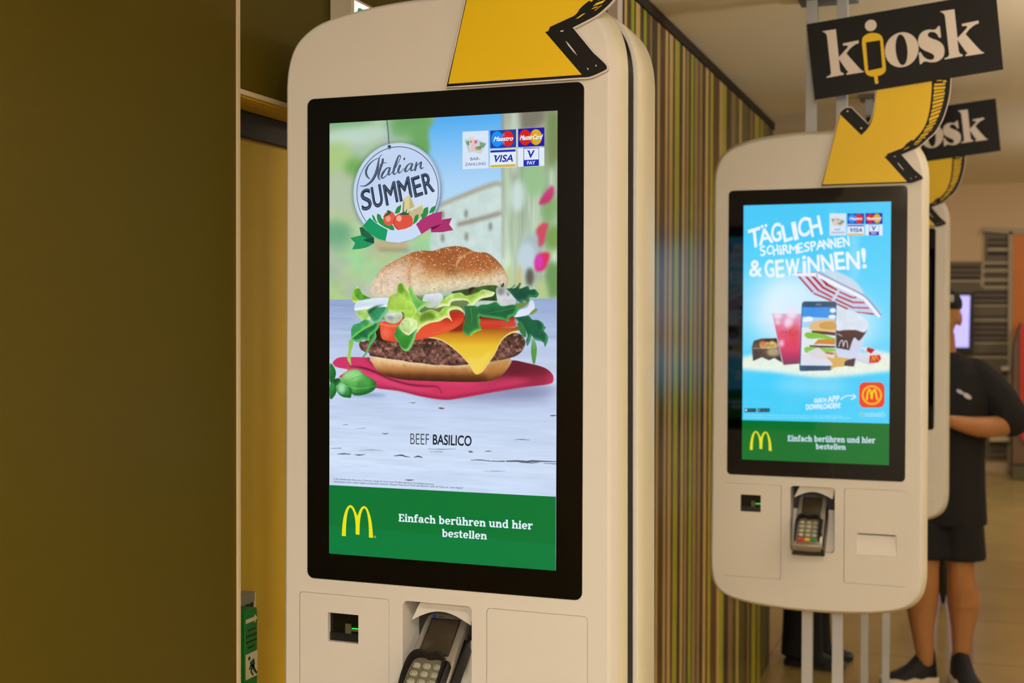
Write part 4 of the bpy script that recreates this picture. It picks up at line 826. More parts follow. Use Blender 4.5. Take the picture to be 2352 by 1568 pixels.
def make_kiosk(x, y, z, rz, label):
    t = thing('order_kiosk', (x, y, z), label, 'kiosk', 'self-order kiosks in a row', rz)
    front_shell(t)
    rear = shell_rings([(.150, .002), (.112, .0040), (.1085, .0060), (.1080, .0080), (.1085, .0130), (.111, .0150), (.150, .0155), (.215, .0145), (.236, .007), (.242, .001), (.244, -.004)])
    w = MB().loft(rear, False, True); n = len(OUTL)
    for i in range(n): w.m[i] = 2
    for i in range(4*n, 8*n): w.m[i] = 1
    w.build('rear_shell', [M_WHITE, M_SIDE, M_GAP], t, 40)
    MB().loft([[(x_*.955, yy, (z_+.11)*.965-.11+KZ) for x_, z_ in OUTL] for yy in (.058, .149)], True, True).build('core', M_GAP, t, 40)
    bz = rrect(-.239, .239, -.3973, .3957, .012, 6)
    MB().loft([[(p, yy, q+KZ) for p, q in L] for L, yy in ((bz, .001), (bz, -.0012), (rrect(-.2382, .2382, -.3965, .3949, .0115, 6), -.002))]).build('screen_bezel', M_GLASS, t, 30)
    MB().loft([[(p, yy, q+KZ) for p, q in L] for L, yy in ((bz, .2435), (bz, .2455), (rrect(-.2382, .2382, -.3965, .3949, .0115, 6), .2463))]).build('screen_bezel', M_GLASS, t, 30)
    pl = service_panel(t, PANEL_L, (-.2012, -.1448, -.5000, -.4523))
    s = MB(); s.box(-.2020, -.1440, .0092, .0102, -.5010+KZ, -.4515+KZ, 0)
    s.box(-.2012, -.1448, .0070, .0091, -.4990+KZ, -.4860+KZ, 2); s.box(-.172, -.162, .0060, .0091, -.486+KZ, -.470+KZ, 1); s.box(-.166, -.1452, .0062, .0091, -.4815+KZ, -.4785+KZ, 1)
    s.build('scanner_window', [M_SCAN, M_SCANIN, M_DARK], pl, 0)
    MB().box(-.160, -.1452, .0058, .0066, -.4775+KZ, -.4760+KZ).build('scan_light', M_GREENLED, pl, 0)
    pr = service_panel(t, PANEL_R, (.1137, .2191, -.6000, -.5420))
    w = MB()                                                # receipt scoop: deep at the top, running out flush at the bottom
    a, b, zt, zb = .1137+.0002, .2191-.0002, -.5422+KZ, -.5998+KZ
    w.add([(a, .0002, zt), (b, .0002, zt), (b, .0098, zt), (a, .0098, zt), (b, .0003, zb), (a, .0003, zb)], [(0, 3, 2, 1), (3, 5, 4, 2), (0, 5, 3), (1, 2, 4)], 0)
    w.box(.118, .215, .0085, .0097, -.5465+KZ, -.5425+KZ, 1)
    w.build('receipt_slot', [M_WHITE, M_DARK], pr, 0)
    # card cradle: pocket with sloping back, hood with an arched mouth, wedge under the terminal
    w = MB(); k = len(POCKET)
    back = [(p*0.95-.0003, .014+.072*((q+.6015)/.18), q) for p, q in [(a2, b2*.985-.0075) for a2, b2 in POCKET]]
    w.add([(p, 0, q+KZ) for p, q in POCKET]+[(p, d, q+KZ) for p, d, q in back], [(i, (i+1) % k, (i+1) % k+k, i+k) for i in range(k)]+[tuple(range(k, 2*k))], 0)
    arc = [(-.052+.104*i/12-.004, -.456+.018*math.sin(math.pi*i/12)) for i in range(13)]
    w.prism(up([(.0545, -.4235), (-.0400, -.4235), (-.056, -.456)]+arc), .016, .070, 0)
    w.ball((-.045, .040, -.487+KZ), .0022, 8, 6)
    w.loft([[(sx, yy, zz+KZ) for sx, yy, zz in ((-.03, y0_, z0_), (.024, y0_, z0_), (.024, y1_, z1_), (-.03, y1_, z1_))] for y0_, z0_, y1_, z1_ in ((.048, -.50, .06, -.56), (.009, -.556, .012, -.595))], True, True, 0)
    w.build('card_cradle', M_WHITE, t, 35)
    for px_ in (-.0235, .0595):
        MB().rbox(px_-.0145, px_+.0145, .066, .096, 0.004-z, CEIL-.003-z, .002).build('mounting_pole', M_STEEL, t, 30)
    MB().rbox(-.062, .098, .02, .15, CEIL-.012-z, CEIL-.001-z, .004).build('ceiling_plate', material('ceiling_plate_shaded_grey', (110, 108, 104), 0.5), t, 30)  # plate grey darkened to stand for the shade on its underside
    MB().rbox(-.062, .098, .02, .15, .001-z, .010-z, .004).build('floor_plate', M_STEEL, t, 30)
    return t
def show(t, me, where='front'):
    o = bpy.data.objects.new('display', me); COL.objects.link(o); o.parent = t
    if where == 'front': o.location = (0, -.0024, KZ)
    else: o.location = (0, .2468, KZ); o.rotation_euler = (0, 0, math.pi)
    return o
ME_BURGER = burger_picture().mesh('display'); ME_BURGER.materials.append(M_PIC)
ME_BEACH = beach_picture().mesh('display'); ME_BEACH.materials.append(M_PIC)
k1 = make_kiosk(-.8016, 1.8743, 0, -.0089, 'large white kiosk in front showing a burger advert on its screen')
k2 = copy_tree(k1); k2.location = (-.4112, 3.5703, -.0035); k2.rotation_euler.z = .0051
k2['label'] = 'white kiosk in the middle showing a blue beach advert with a phone'
k3 = copy_tree(k1); k3.location = (-.387, 5.285, -.0035); k3.rotation_euler.z = 0
k3['label'] = 'white kiosk farthest back, mostly hidden behind the one with the beach advert'
for k in (k2, k3):                                         # their rear halves are a little slimmer
    for c in k.children:
        if c.name.startswith('rear_shell'): c.scale.x = 0.965
        if c.name.startswith('front_shell'): c.scale.x = 0.994
show(k1, ME_BURGER); show(k1, ME_BEACH, 'rear'); show(k2, ME_BEACH); show(k2, ME_BURGER, 'rear'); show(k3, ME_BEACH); show(k3, ME_BEACH, 'rear')

# ------------------------------------------------------------------ sign: board with curved arrow
def make_sign(x, y, z, rz, label):
    t = thing('arrow_sign', (x, y, z), label, 'sign', 'arrow signs on the kiosks', rz)
    F0 = -.0030                                            # rests on the kiosk face
    outer = crom(pts('!143,4002 !317,4692 !489,5453')[:2]+pts('!622,5964')+pts('692,6040 790,6092 !919,6085 !1369,5611')+pts('1478,5842 1537,6132 !1562,6512 !1558,6952 !3449,6837')+pts('3433,6417 3363,6018 3240,5638 3065,5330')+pts('2877,5153 2760,5042 2609,4933 2439,4857 !2226,4771 !2552,4369 2734,4195 2768,4125 2731,4090 2511,4012 !2358,4008'), True, 5)
    def grow(P, d):
        P = [p[:2] for p in P]; s = 1 if area(P) > 0 else -1; n = len(P); out = []
        for i in range(n):
            a, b, c = P[i-1], P[i], P[(i+1) % n]
            e1 = np.array([b[1]-a[1], a[0]-b[0]]); e2 = np.array([c[1]-b[1], b[0]-c[0]])
            e1 = e1/max(np.linalg.norm(e1), 1e-9); e2 = e2/max(np.linalg.norm(e2), 1e-9); m = e1+e2; m = m/max(np.linalg.norm(m), .6)
            out.append((b[0]+s*d*m[0], b[1]+s*d*m[1]))
        return out
    MB().prism(up(grow(outer, .0022)), F0-.005, F0, 0).build('backing_plate', M_LET, t, 30)
    MB().prism(up(outer), F0-.0056, F0-.0050, 0, back=False).build('arrow_outline', M_BLK, t, 0)
    yel = crom(pts('!175,4042 !326,4675 !498,5352')[:2]+pts('!630,5920')+pts('!1187,5336')+pts('1359,5515 1478,5778 1538,6096 !1576,6512 !1572,6915 !2978,6830')+pts('2972,6373 2916,5848 2785,5448 2544,5152')+pts('2489,5153 2353,5059 2268,4960 2096,4892 !1863,4808 !1837,4747 !1785,4735 !2375,4048'), True, 5)
    MB().prism(up(yel), F0-.0061, F0-.0056, 0, back=False).build('arrow_face', M_YEL, t, 0)
    # hand-drawn hatching along the shaded edge of the arrow
    inn = crom(pts('2979,6725 2966,6303 2910,5813 2779,5431 2545,5141 2308,4949 2037,4790'), False, 12)
    out = crom(pts('3451,6697 3433,6382 3364,6000 3240,5621 3032,5296 2748,5062 2428,4880'), False, 12)
    def at(L, q): f = q*(len(L)-1); i = min(int(f), len(L)-2); f -= i; return np.array(L[i])*(1-f)+np.array(L[i+1])*f
    w = MB(); rnd = random.Random(4)
    rungs = [(.010, .030, .25, .55), (.018, .050, .6, .78), (.06, .082, .14, .72), (.092, .118, .12, .74), (.127, .150, .14, .70), (.160, .186, .12, .74), (.196, .217, .14, .72), (.228, .252, .12, .72), (.262, .290, .14, .70), (.302, .326, .12, .70), (.338, .370, .14, .68), (.382, .42, .12, .66), (.432, .462, .2, .62), (.475, .50, .14, .64),
             (.515, .55, .15, .6), (.565, .585, .2, .66), (.60, .64, .2, .6), (.66, .69, .24, .6), (.70, .715, .66, .74), (.72, .76, .28, .62), (.79, .81, .4, .6), (.84, .90, .2, .34), (.80, .86, .7, .76)]
    for a, b, p, q in rungs:
        P = []
        for tt, ff in ((a, p), (a+rnd.uniform(0, .008), q), (b+rnd.uniform(0, .006), q), (b, p)): i, o = at(inn, tt), at(out, tt); P.append(tuple(i*(1-ff)+o*ff))
        if area(P) < 0: P = P[::-1]
        w.add([(x_, F0-.0061, z_+KZ) for x_, z_ in P], [(0, 1, 2, 3)])
    w.build('edge_hatching', M_YEL, t, 0)
    for P in ('!2031,4738 !2085,4740 !2080,4723 !2038,4719', '!2115,4579 !2167,4530 !2257,4414 !2305,4338 !2236,4408 !2158,4503', '!2456,4148 !2490,4127 !2470,4112', '!2599,4191 !2616,4161 !2589,4156'): 
        L = xy(P); L = L[::-1] if area(L) < 0 else L; MB().add([(a, F0-.0061, b+KZ) for a, b in L], [tuple(range(len(L)))]).build('white_fleck', M_LET, t, 0)
    for c in ('822,5997', '1185,5523'):
        L = circle(*xy(c)[0], .0022, n=12); MB().add([(a, F0-.0061, b+KZ) for a, b in L], [tuple(range(12))]).build('white_fleck', M_LET, t, 0)
    bd = xy('-282,8406 -42,6342 4742,6872 4541,8891')
    MB().prism(up(bd), F0-.0105, F0-.0065, 0).build('board', M_BOARD, t, 0)
    k = crom(pts('!136,8184 !200,8147 253,8096 !275,8004 !385,7037 350,6982 !265,6947 !273,6918 !716,6974 !716,7017 649,7050 !617,7124 !586,7407 !789,7099 835,7039 !786,7006 !793,6969 !1232,7014 1239,7043 1155,7094 !782,7545 !865,7654 993,7757 !1108,7803 !1097,7875 !689,7817 703,7759 !766,7762 822,7743 !802,7687 !586,7453 !503,8215'), True, 4)
    sh = np.array(xy('3161,8486')[0])-np.array(xy('136,8184')[0])
    w = MB(); Y0 = F0-.0106
    def put(P, holes=()): w.prism(up(P), Y0-.0004, Y0, 0, [up(h) for h in holes], back=False)
    put(k); put([(a+sh[0], b+sh[1]) for a, b in k])
    put(circle(*xy('1413,8249')[0], .0152, n=30))
    oc = xy('2212,7546')[0]; put(circle(*oc, .0428, .0463, 44, -.06), [circle(*xy('2208,7546')[0], .0150, .0412, 36, .10)])
    put(crom(pts('!3168,8103 !3204,7806 !3151,7799 3093,7905 3009,7960 2918,7960 2868,7907 2892,7842 2993,7782 3162,7697 3263,7577 3291,7425 3252,7277 3116,7180 2949,7166 !2847,7197 2763,7189 !2717,7139 !2676,7134 !2643,7443 !2694,7454 2769,7329 2871,7252 2982,7234 3035,7284 3021,7355 2946,7413 2778,7498 2659,7608 2624,7751 2663,7907 2773,8005 2907,8031 !3008,8013 3078,8036 !3125,8103'), True, 4))
    w.build('lettering', M_LET, t, 0)
    ic = crom(pts('!1188,7797 1211,7939 1321,8024 1477,8045 1633,8002 1712,7911 !1737,7802 !1812,7114 1796,6991 1703,6914 !1600,6888 !1626,6691 !1540,6681 !1507,6880 1400,6897 1302,6967 !1267,7069'), True, 4)
    w = MB(); w.prism(up(ic), Y0-.0004, Y0, 0, [up(xy('1289,7805 1658,7840 1722,7102 1357,7042'))], back=False)
    w.build('kiosk_symbol', M_YEL, t, 0)
    return t
s1 = make_sign(-.8016, 1.8743, 0, -.0089, 'yellow arrow sign on the large front kiosk, its board cut off above')
s2 = copy_tree(s1); s2.location = (-.4112, 3.5703, -.0035); s2.rotation_euler.z = .0051
s2['label'] = 'black kiosk board with yellow arrow fixed to the middle kiosk with the beach advert'
s3 = copy_tree(s1); s3.location = (-.387, 5.285, -.0035); s3.rotation_euler.z = 0
s3['label'] = 'farthest yellow arrow sign, partly hidden behind the middle board'

# ------------------------------------------------------------------ card terminal
def outline_terminal(d, zb=-.097):
    L = [(-.036, zb), (-.0385, zb+.012), (-.0385, .02), (-.0375, .07), (-.034, .083), (-.024, .0895), (0, .0935)]
    L = [(x-d*(1 if x < 0 else 0), z) for x, z in L]
    return crom([(x, z) for x, z in L]+[(-x, z) for x, z in L[-2::-1]], True, 4)[::-1]
def make_terminal(x, y, z, rz, label):
    t = thing('card_terminal', (x, y, z), label, 'card terminal', 'card terminals in the kiosks', rz)
    T = Matrix.Translation(Vector((-.0075, -.010, KZ-.5065))) @ Matrix.Rotation(-math.radians(49), 4, 'X')
    L = outline_terminal(0)
    def ring(s, yy, dz=0): return [(a*s, yy, (b+.002)*(1-(1-s)*.4)-.002+dz) for a, b in L]
    def put(mb, name, mat, par=t, smooth=40):
        mb.v = [tuple(T @ Vector(p)) for p in mb.v]; return mb.build(name, mat, par, smooth)
    put(MB().loft([ring(.90, 0), ring(.965, .002), ring(1.0, .007), ring(1.0, .016), ring(.97, .026), ring(.88, .030)]), 'housing', M_GREY)
    put(MB().loft([ring(.92, .026), ring(1.02, .028), ring(1.02, .040), ring(.9, .046)]), 'base_shell', M_DARK)
    put(MB().rbox(.034, .0435, .010, .040, -.100, .048, .006), 'card_reader_slot', M_DARK)
    put(MB().rbox(-.0262, .0262, -.0009, .0006, .0045, .0755, .0018), 'screen_frame', M_DARK)
    put(MB().rbox(-.0242, .0242, -.0013, -.0004, .0065, .0735, .001), 'screen', M_TSCREEN)
    put(MB().rbox(-.0285, -.0268, -.0016, .0006, .004, .074, .0006), 'chrome_strip', M_METAL)
    put(MB().prism([(-.0262, .0765), (-.0180, .0765), (-.0205, .0800), (-.0238, .0808), (-.0262, .0812)][::1], -.0006, .0002, 0), 'blue_mark', material('blue_print', (20, 70, 230), 0.4, emit=0.0), t, 0)
    w = MB()
    for body, q in (('verifone', [(-.0160, .0770), (-.0050, .0770), (-.0160, .0805)]), ('VX 820', [(.0135, .0770), (.0240, .0770), (.0135, .0800)])):
        V, Tt = text_tris(body); V = fit(V, q); w.add([(a, -.0006, b) for a, b in V], [f for f in Tt])
    put(w, 'maker_lettering', M_DARK, t, 0)
    put(MB().rbox(-.0315, .0265, -.0012, .001, -.094, -.001, .004), 'keypad_bed', M_KEYBED)
    # privacy shroud: tall black wall around the upper keypad with a dip in the middle
    def wall(pth, hgt, th):
        mb = MB(); n = len(pth); rings = []
        for i in range(n):
            p = np.array(pth[i]); d = np.array(pth[min(i+1, n-1)])-np.array(pth[max(i-1, 0)]); d = d/np.linalg.norm(d); nn = np.array([-d[1], d[0]])
            a, b = p-nn*th/2, p+nn*th/2; o = p-(nn*hgt[i]*.18)
            rings.append([(a[0], .004, a[1]), (b[0], .004, b[1]), (b[0]-nn[0]*-.0, -hgt[i], b[1]), (a[0], -hgt[i], a[1])])
        return mb.loft(rings, True, True)
    path = crom([(-.0345, -.082), (-.0350, -.05), (-.0340, -.018), (-.0270, -.0035), (-.013, -.0005), (-.002, -.004), (.010, -.002), (.0215, -.003), (.0278, -.014), (.0282, -.05), (.0282, -.082)], False, 5)
    hh = np.interp(np.linspace(0, 1, len(path)), [0, .12, .35, .5, .65, .88, 1], [.002, .012, .019, .016, .019, .013, .002])
    put(wall(path, hh, .0042), 'keypad_shroud', M_DARK)
    put(MB().rbox(.0280, .0370, -.012, .004, -.062, -.010, .004), 'shroud_clip', M_DARK)
    names = '1 2 3 4 5 6 7 8 9 * 0 #'.split(); small = dict(zip('23456789', 'ABC DEF GHI JKL MNO PRS TUV WXY'.split()))
    leg = MB()
    def key(cx, cz, w_, h_, mat):
        L2 = [rrect(cx-w_*s, cx+w_*s, cz-h_*s, cz+h_*s, h_*s*.98, 5) for s in (1, 1, .86)]
        return put(MB().loft([[(a, yy, b) for a, b in P] for P, yy in zip(L2, (-.001, -.0032, -.0042))][::1]), 'key', mat)
    for i, nme in enumerate(names):
        cx = -.0205+.0178*(i % 3); cz = -.0185-.0148*(i//3)
        key(cx, cz, .0068, .0047, M_KEY)
        V, Tt = text_tris(nme); wd = .0010 if nme == '1' else .0024; V = fit(V, [(cx-.0050, cz-.0022), (cx-.0050+wd, cz-.0022), (cx-.0050, cz+.0026)]); leg.add([(a, -.0043, b) for a, b in V], [f for f in Tt])
        if nme in small:
            V, Tt = text_tris(small[nme]); V = fit(V, [(cx-.0018, cz+.0006), (cx+.0038, cz+.0006), (cx-.0018, cz+.0024)]); leg.add([(a, -.0043, b) for a, b in V], [f for f in Tt])
    put(leg, 'key_legends', M_DARK, t, 0)
    for i, c in enumerate(((214, 44, 34), (236, 168, 16), (24, 140, 52))):
        key(-.0205+.0178*i, -.0785, .0074, .0046, material('key_'+('red', 'yellow', 'green')[i], c, 0.4))
    return t
c1 = make_terminal(-.8016, 1.8743, 0, -.0089, 'grey card terminal with black shrouded keypad in the large front kiosk')
c2 = copy_tree(c1); c2.location = (-.4112, 3.5703, -.0035); c2.rotation_euler.z = .0051
c2['label'] = 'grey card terminal with red, yellow and green keys in the middle kiosk'
# ------------------------------------------------------------------ emergency door alarm, alarm plate, exit sign
# local axes: x along the door (+Y of the room), -y out of the door (+X of the room)
def on_door(x): return Matrix(((0, -1, 0, x), (1, 0, 0, 0), (0, 0, 1, 0), (0, 0, 0, 1)))
def doorbuild(mb, name, mat, par, smooth=35, X=DX):
    Mx = on_door(X); mb.v = [tuple(Mx @ Vector(p)) for p in mb.v]
    return mb.build(name, mat, par, smooth)
def flatmb(P, y): P = P[::-1] if area(P) < 0 else P; return MB().prism(P, y, y+.0004, 0, back=False)
t = thing('door_alarm_box', (0, 0, 0), 'green emergency exit alarm box on the ochre door by the wall edge', 'alarm')
Ya, Yb, ZT = 1.9125, 1.953, 1.090
doorbuild(MB().rbox(Ya, Yb, -.040, -.0005, .84, ZT, .004), 'housing', M_EXITG, t)
doorbuild(flatmb([(Ya+.002, 1.068), (Yb-.010, 1.068), (Yb-.010, 1.0635), (Yb-.0015, 1.0715), (Yb-.010, 1.0795), (Yb-.010, 1.075), (Ya+.002, 1.075)], -.0406), 'arrow_mark', M_CREAM, t)
w = MB()
for z, a, b in ((1.0545, .009, .033), (1.0445, .003, .038), (1.0345, .003, .038), (1.0245, .009, .030)): w.box(Ya+a, Ya+b, -.0407, -.0395, z-.0012, z+.0012)
doorbuild(w, 'speaker_slots', M_DARK, t)
doorbuild(flatmb([(Ya+.0015, .970), (Yb-.0005, .970), (Yb-.0005, 1.014), (Ya+.0015, 1.014)], -.0405), 'pictogram_label', M_CREAM, t)
w = MB()
w.prism(circle(Ya+.0125, 1.0055, .0034, n=14), -.0409, -.0405, 0, back=False)
for P in ([(.016, .999), (.030, 1.003), (.033, .993), (.029, .987), (.021, .991)], [(.021, .993), (.029, .993), (.034, .984), (.041, .976), (.038, .973), (.029, .981)], [(.022, .993), (.027, .990), (.023, .982), (.029, .975), (.026, .973), (.018, .982)], [(.019, .996), (.022, .994), (.017, .986), (.013, .987)]):
    P = [(Ya-.002+a, b-.001) for a, b in P]; P = P[::-1] if area(P) < 0 else P; w.prism(P, -.0409, -.0405, 0, back=False)
doorbuild(w, 'running_figure', M_SAFE, t)
doorbuild(MB().ball((Ya+.025, -.040, .946), (.0105, .006, .0105)), 'lock_cylinder', M_METAL, t)
t = thing('alarm_plate', (0, 0, 0), 'cream plate reading ALARM half hidden behind the green alarm box', 'sign')
doorbuild(flatmb([(1.84, 1.046), (2.012, 1.046), (2.012, 1.1005), (1.84, 1.1005)], -.0015), 'plate', M_CREAM, t)
V, T_ = text_tris('ALARM', .01); V = fit(V, [(1.866, 1.064), (2.003, 1.064), (1.866, 1.094)])
doorbuild(MB().add([(a, -.0022, b) for a, b in V], T_), 'lettering', M_SAFE, t, 0)
doorbuild(MB().box(1.858, 1.972, -.0222, -.0005, 1.1085, 1.112).box(1.858, 1.972, -.023, -.022, 1.0945, 1.112), 'grey_bracket', material('bracket_grey', (150, 146, 134), 0.5), t)
t = thing('exit_sign', (0, 0, 0), 'lit white and green exit sign on the olive wall above the front kiosk', 'sign')
doorbuild(MB().rbox(2.139, 2.45, -.046, -.0005, 2.02, 2.196, .004), 'housing', material('exit_sign_grey', (206, 196, 168), 0.4), t, X=WX)
doorbuild(flatmb([(2.150, 2.028), (2.443, 2.028), (2.443, 2.190), (2.150, 2.190)], -.0468), 'lit_panel', material('exit_sign_light', (246, 248, 250), emit=1.5), t, X=WX)
doorbuild(flatmb(rrect(2.160, 2.433, 2.036, 2.181, .01), -.0472), 'green_field', material('exit_sign_green', (10, 120, 60), emit=0.9), t, X=WX)

# ------------------------------------------------------------------ far end of the room
YF = 14.296
def wl(P): return [(a, b) for a, b in xy(P)]
def fmb(P, y0=YF-.03, y1=YF): return MB().prism(wl(P), y0, y1)
M_PANEL = material('grey_brown_panel', (96, 84, 64), 0.6)
M_LINE = material('panel_dark_line', (36, 28, 20), 0.7)
M_PALE = material('panel_pale_line', (156, 142, 112), 0.6)
t = thing('striped_panel', (0, 0, 0), 'dark striped decor panel on the far wall with pale looped bars', 'wall panel')
fmb('-7035,22093 910,21998 880,25187 3261,25139 3489,1490 -6856,1072').build('panel', M_PANEL, t, 0)
for q in ('-7031,21628 486,21546 488,21318 -7029,21395', '-7026,21023 491,20953 493,20771 -7024,20837', '-7021,20511 496,20451 499,20177 -7019,20232', '-220,18902 3237,18888 3239,18661 -218,18673', '-215,18353 3157,18344 3159,18117 -213,18124', '-209,17758 3163,17754 3165,17573 -208,17575', '-196,16340 3176,16348 3178,16212 -195,16202', '-189,15562 3184,15576 3186,15349 -187,15333', '-184,14966 3190,14986 3191,14805 -182,14783', '-178,14417 3195,14442 3197,14215 -176,14188', '-173,13822 3201,13851 3202,13715 -172,13684',
          '-160,12402 3214,12444 3215,12307 -158,12264', '1144,24362 3184,24326 3186,24144 1146,24180', '1149,23816 3189,23782 3192,23510 1152,23543', '1157,23042 3197,23012 3200,22650 1160,22678', '913,21633 3168,21608 3170,21427 915,21451', '922,20676 3177,20656 3178,20520 924,20539', '845,19764 3186,19750 3187,19614 847,19628', '1644,3154 3134,3207 3135,3025 1645,2971', '1652,2239 3142,2297 3144,2114 1654,2057', '1658,1599 3149,1659 3150,1477 1660,1416'):
    MB().prism(wl(q), YF-.034, YF-.030, 0, back=False).build('groove', M_LINE, t, 0)
for q in ('-7018,20139 499,20086 502,19858 -7016,19907', '-207,17484 3250,17482 3252,17301 -205,17301', '-193,15974 3265,15985 3266,15804 -191,15790', '-170,13547 3288,13580 3290,13398 -169,13364', '-157,12081 3302,12127 3304,11900 -155,11852', '1153,23452 3277,23419 3281,23056 1156,23088',
          '739,22000 3376,21968 3378,21696 912,21724 745,21316 917,21223 3383,21198 3386,20926 920,20949 753,20449 927,20220 3393,20201 3396,19930 929,19946 762,19537 1019,19444 3400,19431 3403,19159 936,19171 505,19493 498,20223 622,20678 575,21226 570,21682'):
    MB().prism(wl(q), YF-.038, YF-.030, 0, back=False).build('pale_bar', M_PALE, t, 0)
tag(fmb('3177,25050 3599,25042 3715,89 3334,72', YF-.06).build('panel_edge', M_PALE, t, 0))
fmb('1552,3745 3467,3811 3472,3311 1557,3242', YF-.10).build('lower_ledge', material('pale_ledge', (206, 190, 150), 0.5), t, 0)
fmb('2634,11071 3397,11083 3401,10675 2637,10662', YF-.10).build('upper_ledge', material('pale_ledge_top', (206, 190, 150), 0.5), t, 0)
t = thing('flat_screen', (0, 0, 0), 'lit lavender screen on the far wall beside the head of the man in black', 'screen')
fmb('-4527,18781 -133,18765 -76,12632 -4473,12580', YF-.09, YF-.035).build('screen_case', M_DARK, t, 0)
fmb('-4085,18456 -517,18445 -597,13038 -4037,13001', YF-.092, YF-.088).build('screen_face', material('lavender_screen', (176, 172, 255), emit=1.0), t, 0)
structure('trim_6', fmb('705,25600 9579,25057 9584,24567 3433,24819 709,25145', YF-.06), M_PALE)
structure('wall_orange', fmb('3601,24816 13231,24498 13490,520 3757,90', YF-.05), material('orange_wood', (196, 110, 34), 0.5, noise=0.1, scale=4))
t = thing('red_framed_cabinet', (0, 0, 0), 'brown cabinet with a red framed dark front at the right edge', 'cabinet')
fmb('3670,13402 4281,15581 10087,15607 10229,1942 3657,1679', 13.6, 14.2).build('body', material('cabinet_brown', (110, 84, 62), 0.5), t, 0)
fmb('3657,1679 10229,1942 10246,332 3673,41', 13.62, 14.2).build('plinth', material('plinth_grey', (92, 84, 60), 0.6), t, 0)
o_, i_ = wl('4244,15128 4409,15491 4701,15628 9677,15650 9798,4075 4733,3900 4477,4164 4347,4613'), wl('4582,14949 4747,15222 9354,15246 9466,4422 4897,4269 4726,4535')
MB().prism(o_, 13.57, 13.6, 0, [i_]).build('red_frame', material('red_enamel', (206, 40, 30), 0.4), t, 0)
MB().prism(i_, 13.59, 13.6).build('dark_pane', M_GLASS, t, 0)
t = thing('black_post', (-.155, 7.58, 0), 'thin black post on the floor seen between the legs of the man in black', 'post')
MB().loft([[(r*math.cos(a), r*math.sin(a), z) for a in (2*math.pi*k/16 for k in range(16))] for r, z in ((.012, 0), (.03, .10), (.042, .5), (.042, .85))]).build('shaft', M_RUBBER, t)
MB().loft([[(r*math.cos(a), r*math.sin(a), z) for a in (2*math.pi*k/20 for k in range(20))] for r, z in ((.042, .85), (.055, .86), (.055, .89), (.03, .90))]).build('cap', M_DARK, t)

# ------------------------------------------------------------------ people
def remesh(mb, voxel, name, mat, parent, smooth=4):
    me = bpy.data.meshes.new('tmp'); me.from_pydata(mb.v, [], mb.f); me.update()
    o = bpy.data.objects.new('tmp', me); COL.objects.link(o)
    r = o.modifiers.new('r', 'REMESH'); r.mode = 'VOXEL'; r.voxel_size = voxel
    s = o.modifiers.new('s', 'SMOOTH'); s.factor = 0.5; s.iterations = smooth
    bpy.context.view_layer.update()
    n = bpy.data.meshes.new_from_object(o.evaluated_get(bpy.context.evaluated_depsgraph_get()))
    COL.objects.unlink(o); bpy.data.objects.remove(o); bpy.data.meshes.remove(me)
    n.name = name; n.materials.clear(); n.materials.append(mat)
    n.polygons.foreach_set('use_smooth', [True]*len(n.polygons))
    ob = bpy.data.objects.new(name, n); COL.objects.link(ob); ob.parent = parent
    return ob
def limb(mb, P, R, n=14):
    mb.tube(crom3(P), np.interp(np.linspace(0, 1, len(crom3(P))), np.linspace(0, 1, len(R)), R), n)
    for p, r in ((P[0], R[0]), (P[-1], R[-1])): mb.ball(p, r*.98, 12, 8)
def crom3(P, sub=6):
    P = [np.array(p, float) for p in P]; out = []
    for i in range(len(P)-1):
        p0 = P[max(i-1, 0)]; p1, p2 = P[i], P[i+1]; p3 = P[min(i+2, len(P)-1)]
        for k in range(sub):
            t_ = k/sub; out.append(tuple(0.5*(2*p1+(p2-p0)*t_+(2*p0-5*p1+4*p2-p3)*t_*t_+(3*p1-p0-3*p2+p3)*t_**3)))
    return out+[tuple(P[-1])]
def ell_loft(mb, rows, n=24):
    """rows: (cx, cy, z, rx, ry)"""
    mb.loft([[(cx+rx*math.cos(a), cy+ry*math.sin(a), z) for a in (2*math.pi*k/n for k in range(n))] for cx, cy, z, rx, ry in rows])
def head(mb, c, sc=1.0, yaw=0.0):
    """head looking to -y before the yaw turn, c between the eyes' height and the ears"""
    Rm = Matrix.Translation(Vector(c)) @ Matrix.Rotation(yaw, 4, 'Z') @ Matrix.Scale(sc, 4)
    h = MB()
    h.ball((0, .012, .030), (.076, .096, .086), 20, 14)                 # skull
    ell_loft(h, [(0, -.030, -.112, .022, .022), (0, -.034, -.104, .036, .034), (0, -.026, -.085, .050, .050), (0, -.016, -.05, .062, .068), (0, -.008, 0, .070, .083), (0, 0, .04, .072, .09)])
    h.ball((0, -.098, -.034), (.015, .018, .012), 12, 8); h.tube([(0, -.086, .012), (0, -.096, -.012), (0, -.106, -.032)], [.008, .010, .012], 10)     # nose
    for s_ in (-1, 1):
        h.ball((s_*.031, -.078, .014), (.024, .014, .010), 12, 8)         # brow
        h.ball((s_*.046, -.060, -.030), (.022, .022, .022), 12, 8)        # cheek
        h.ball((s_*.078, .010, -.012), (.010, .022, .033), 12, 8)         # ear
    h.ball((0, -.080, -.066), (.026, .012, .007), 12, 6); h.ball((0, -.079, -.077), (.022, .012, .008), 12, 6); h.ball((0, -.072, -.103), (.020, .014, .013), 12, 8)
    mb.add([tuple(Rm @ Vector(p)) for p in h.v], h.f)
    return Rm
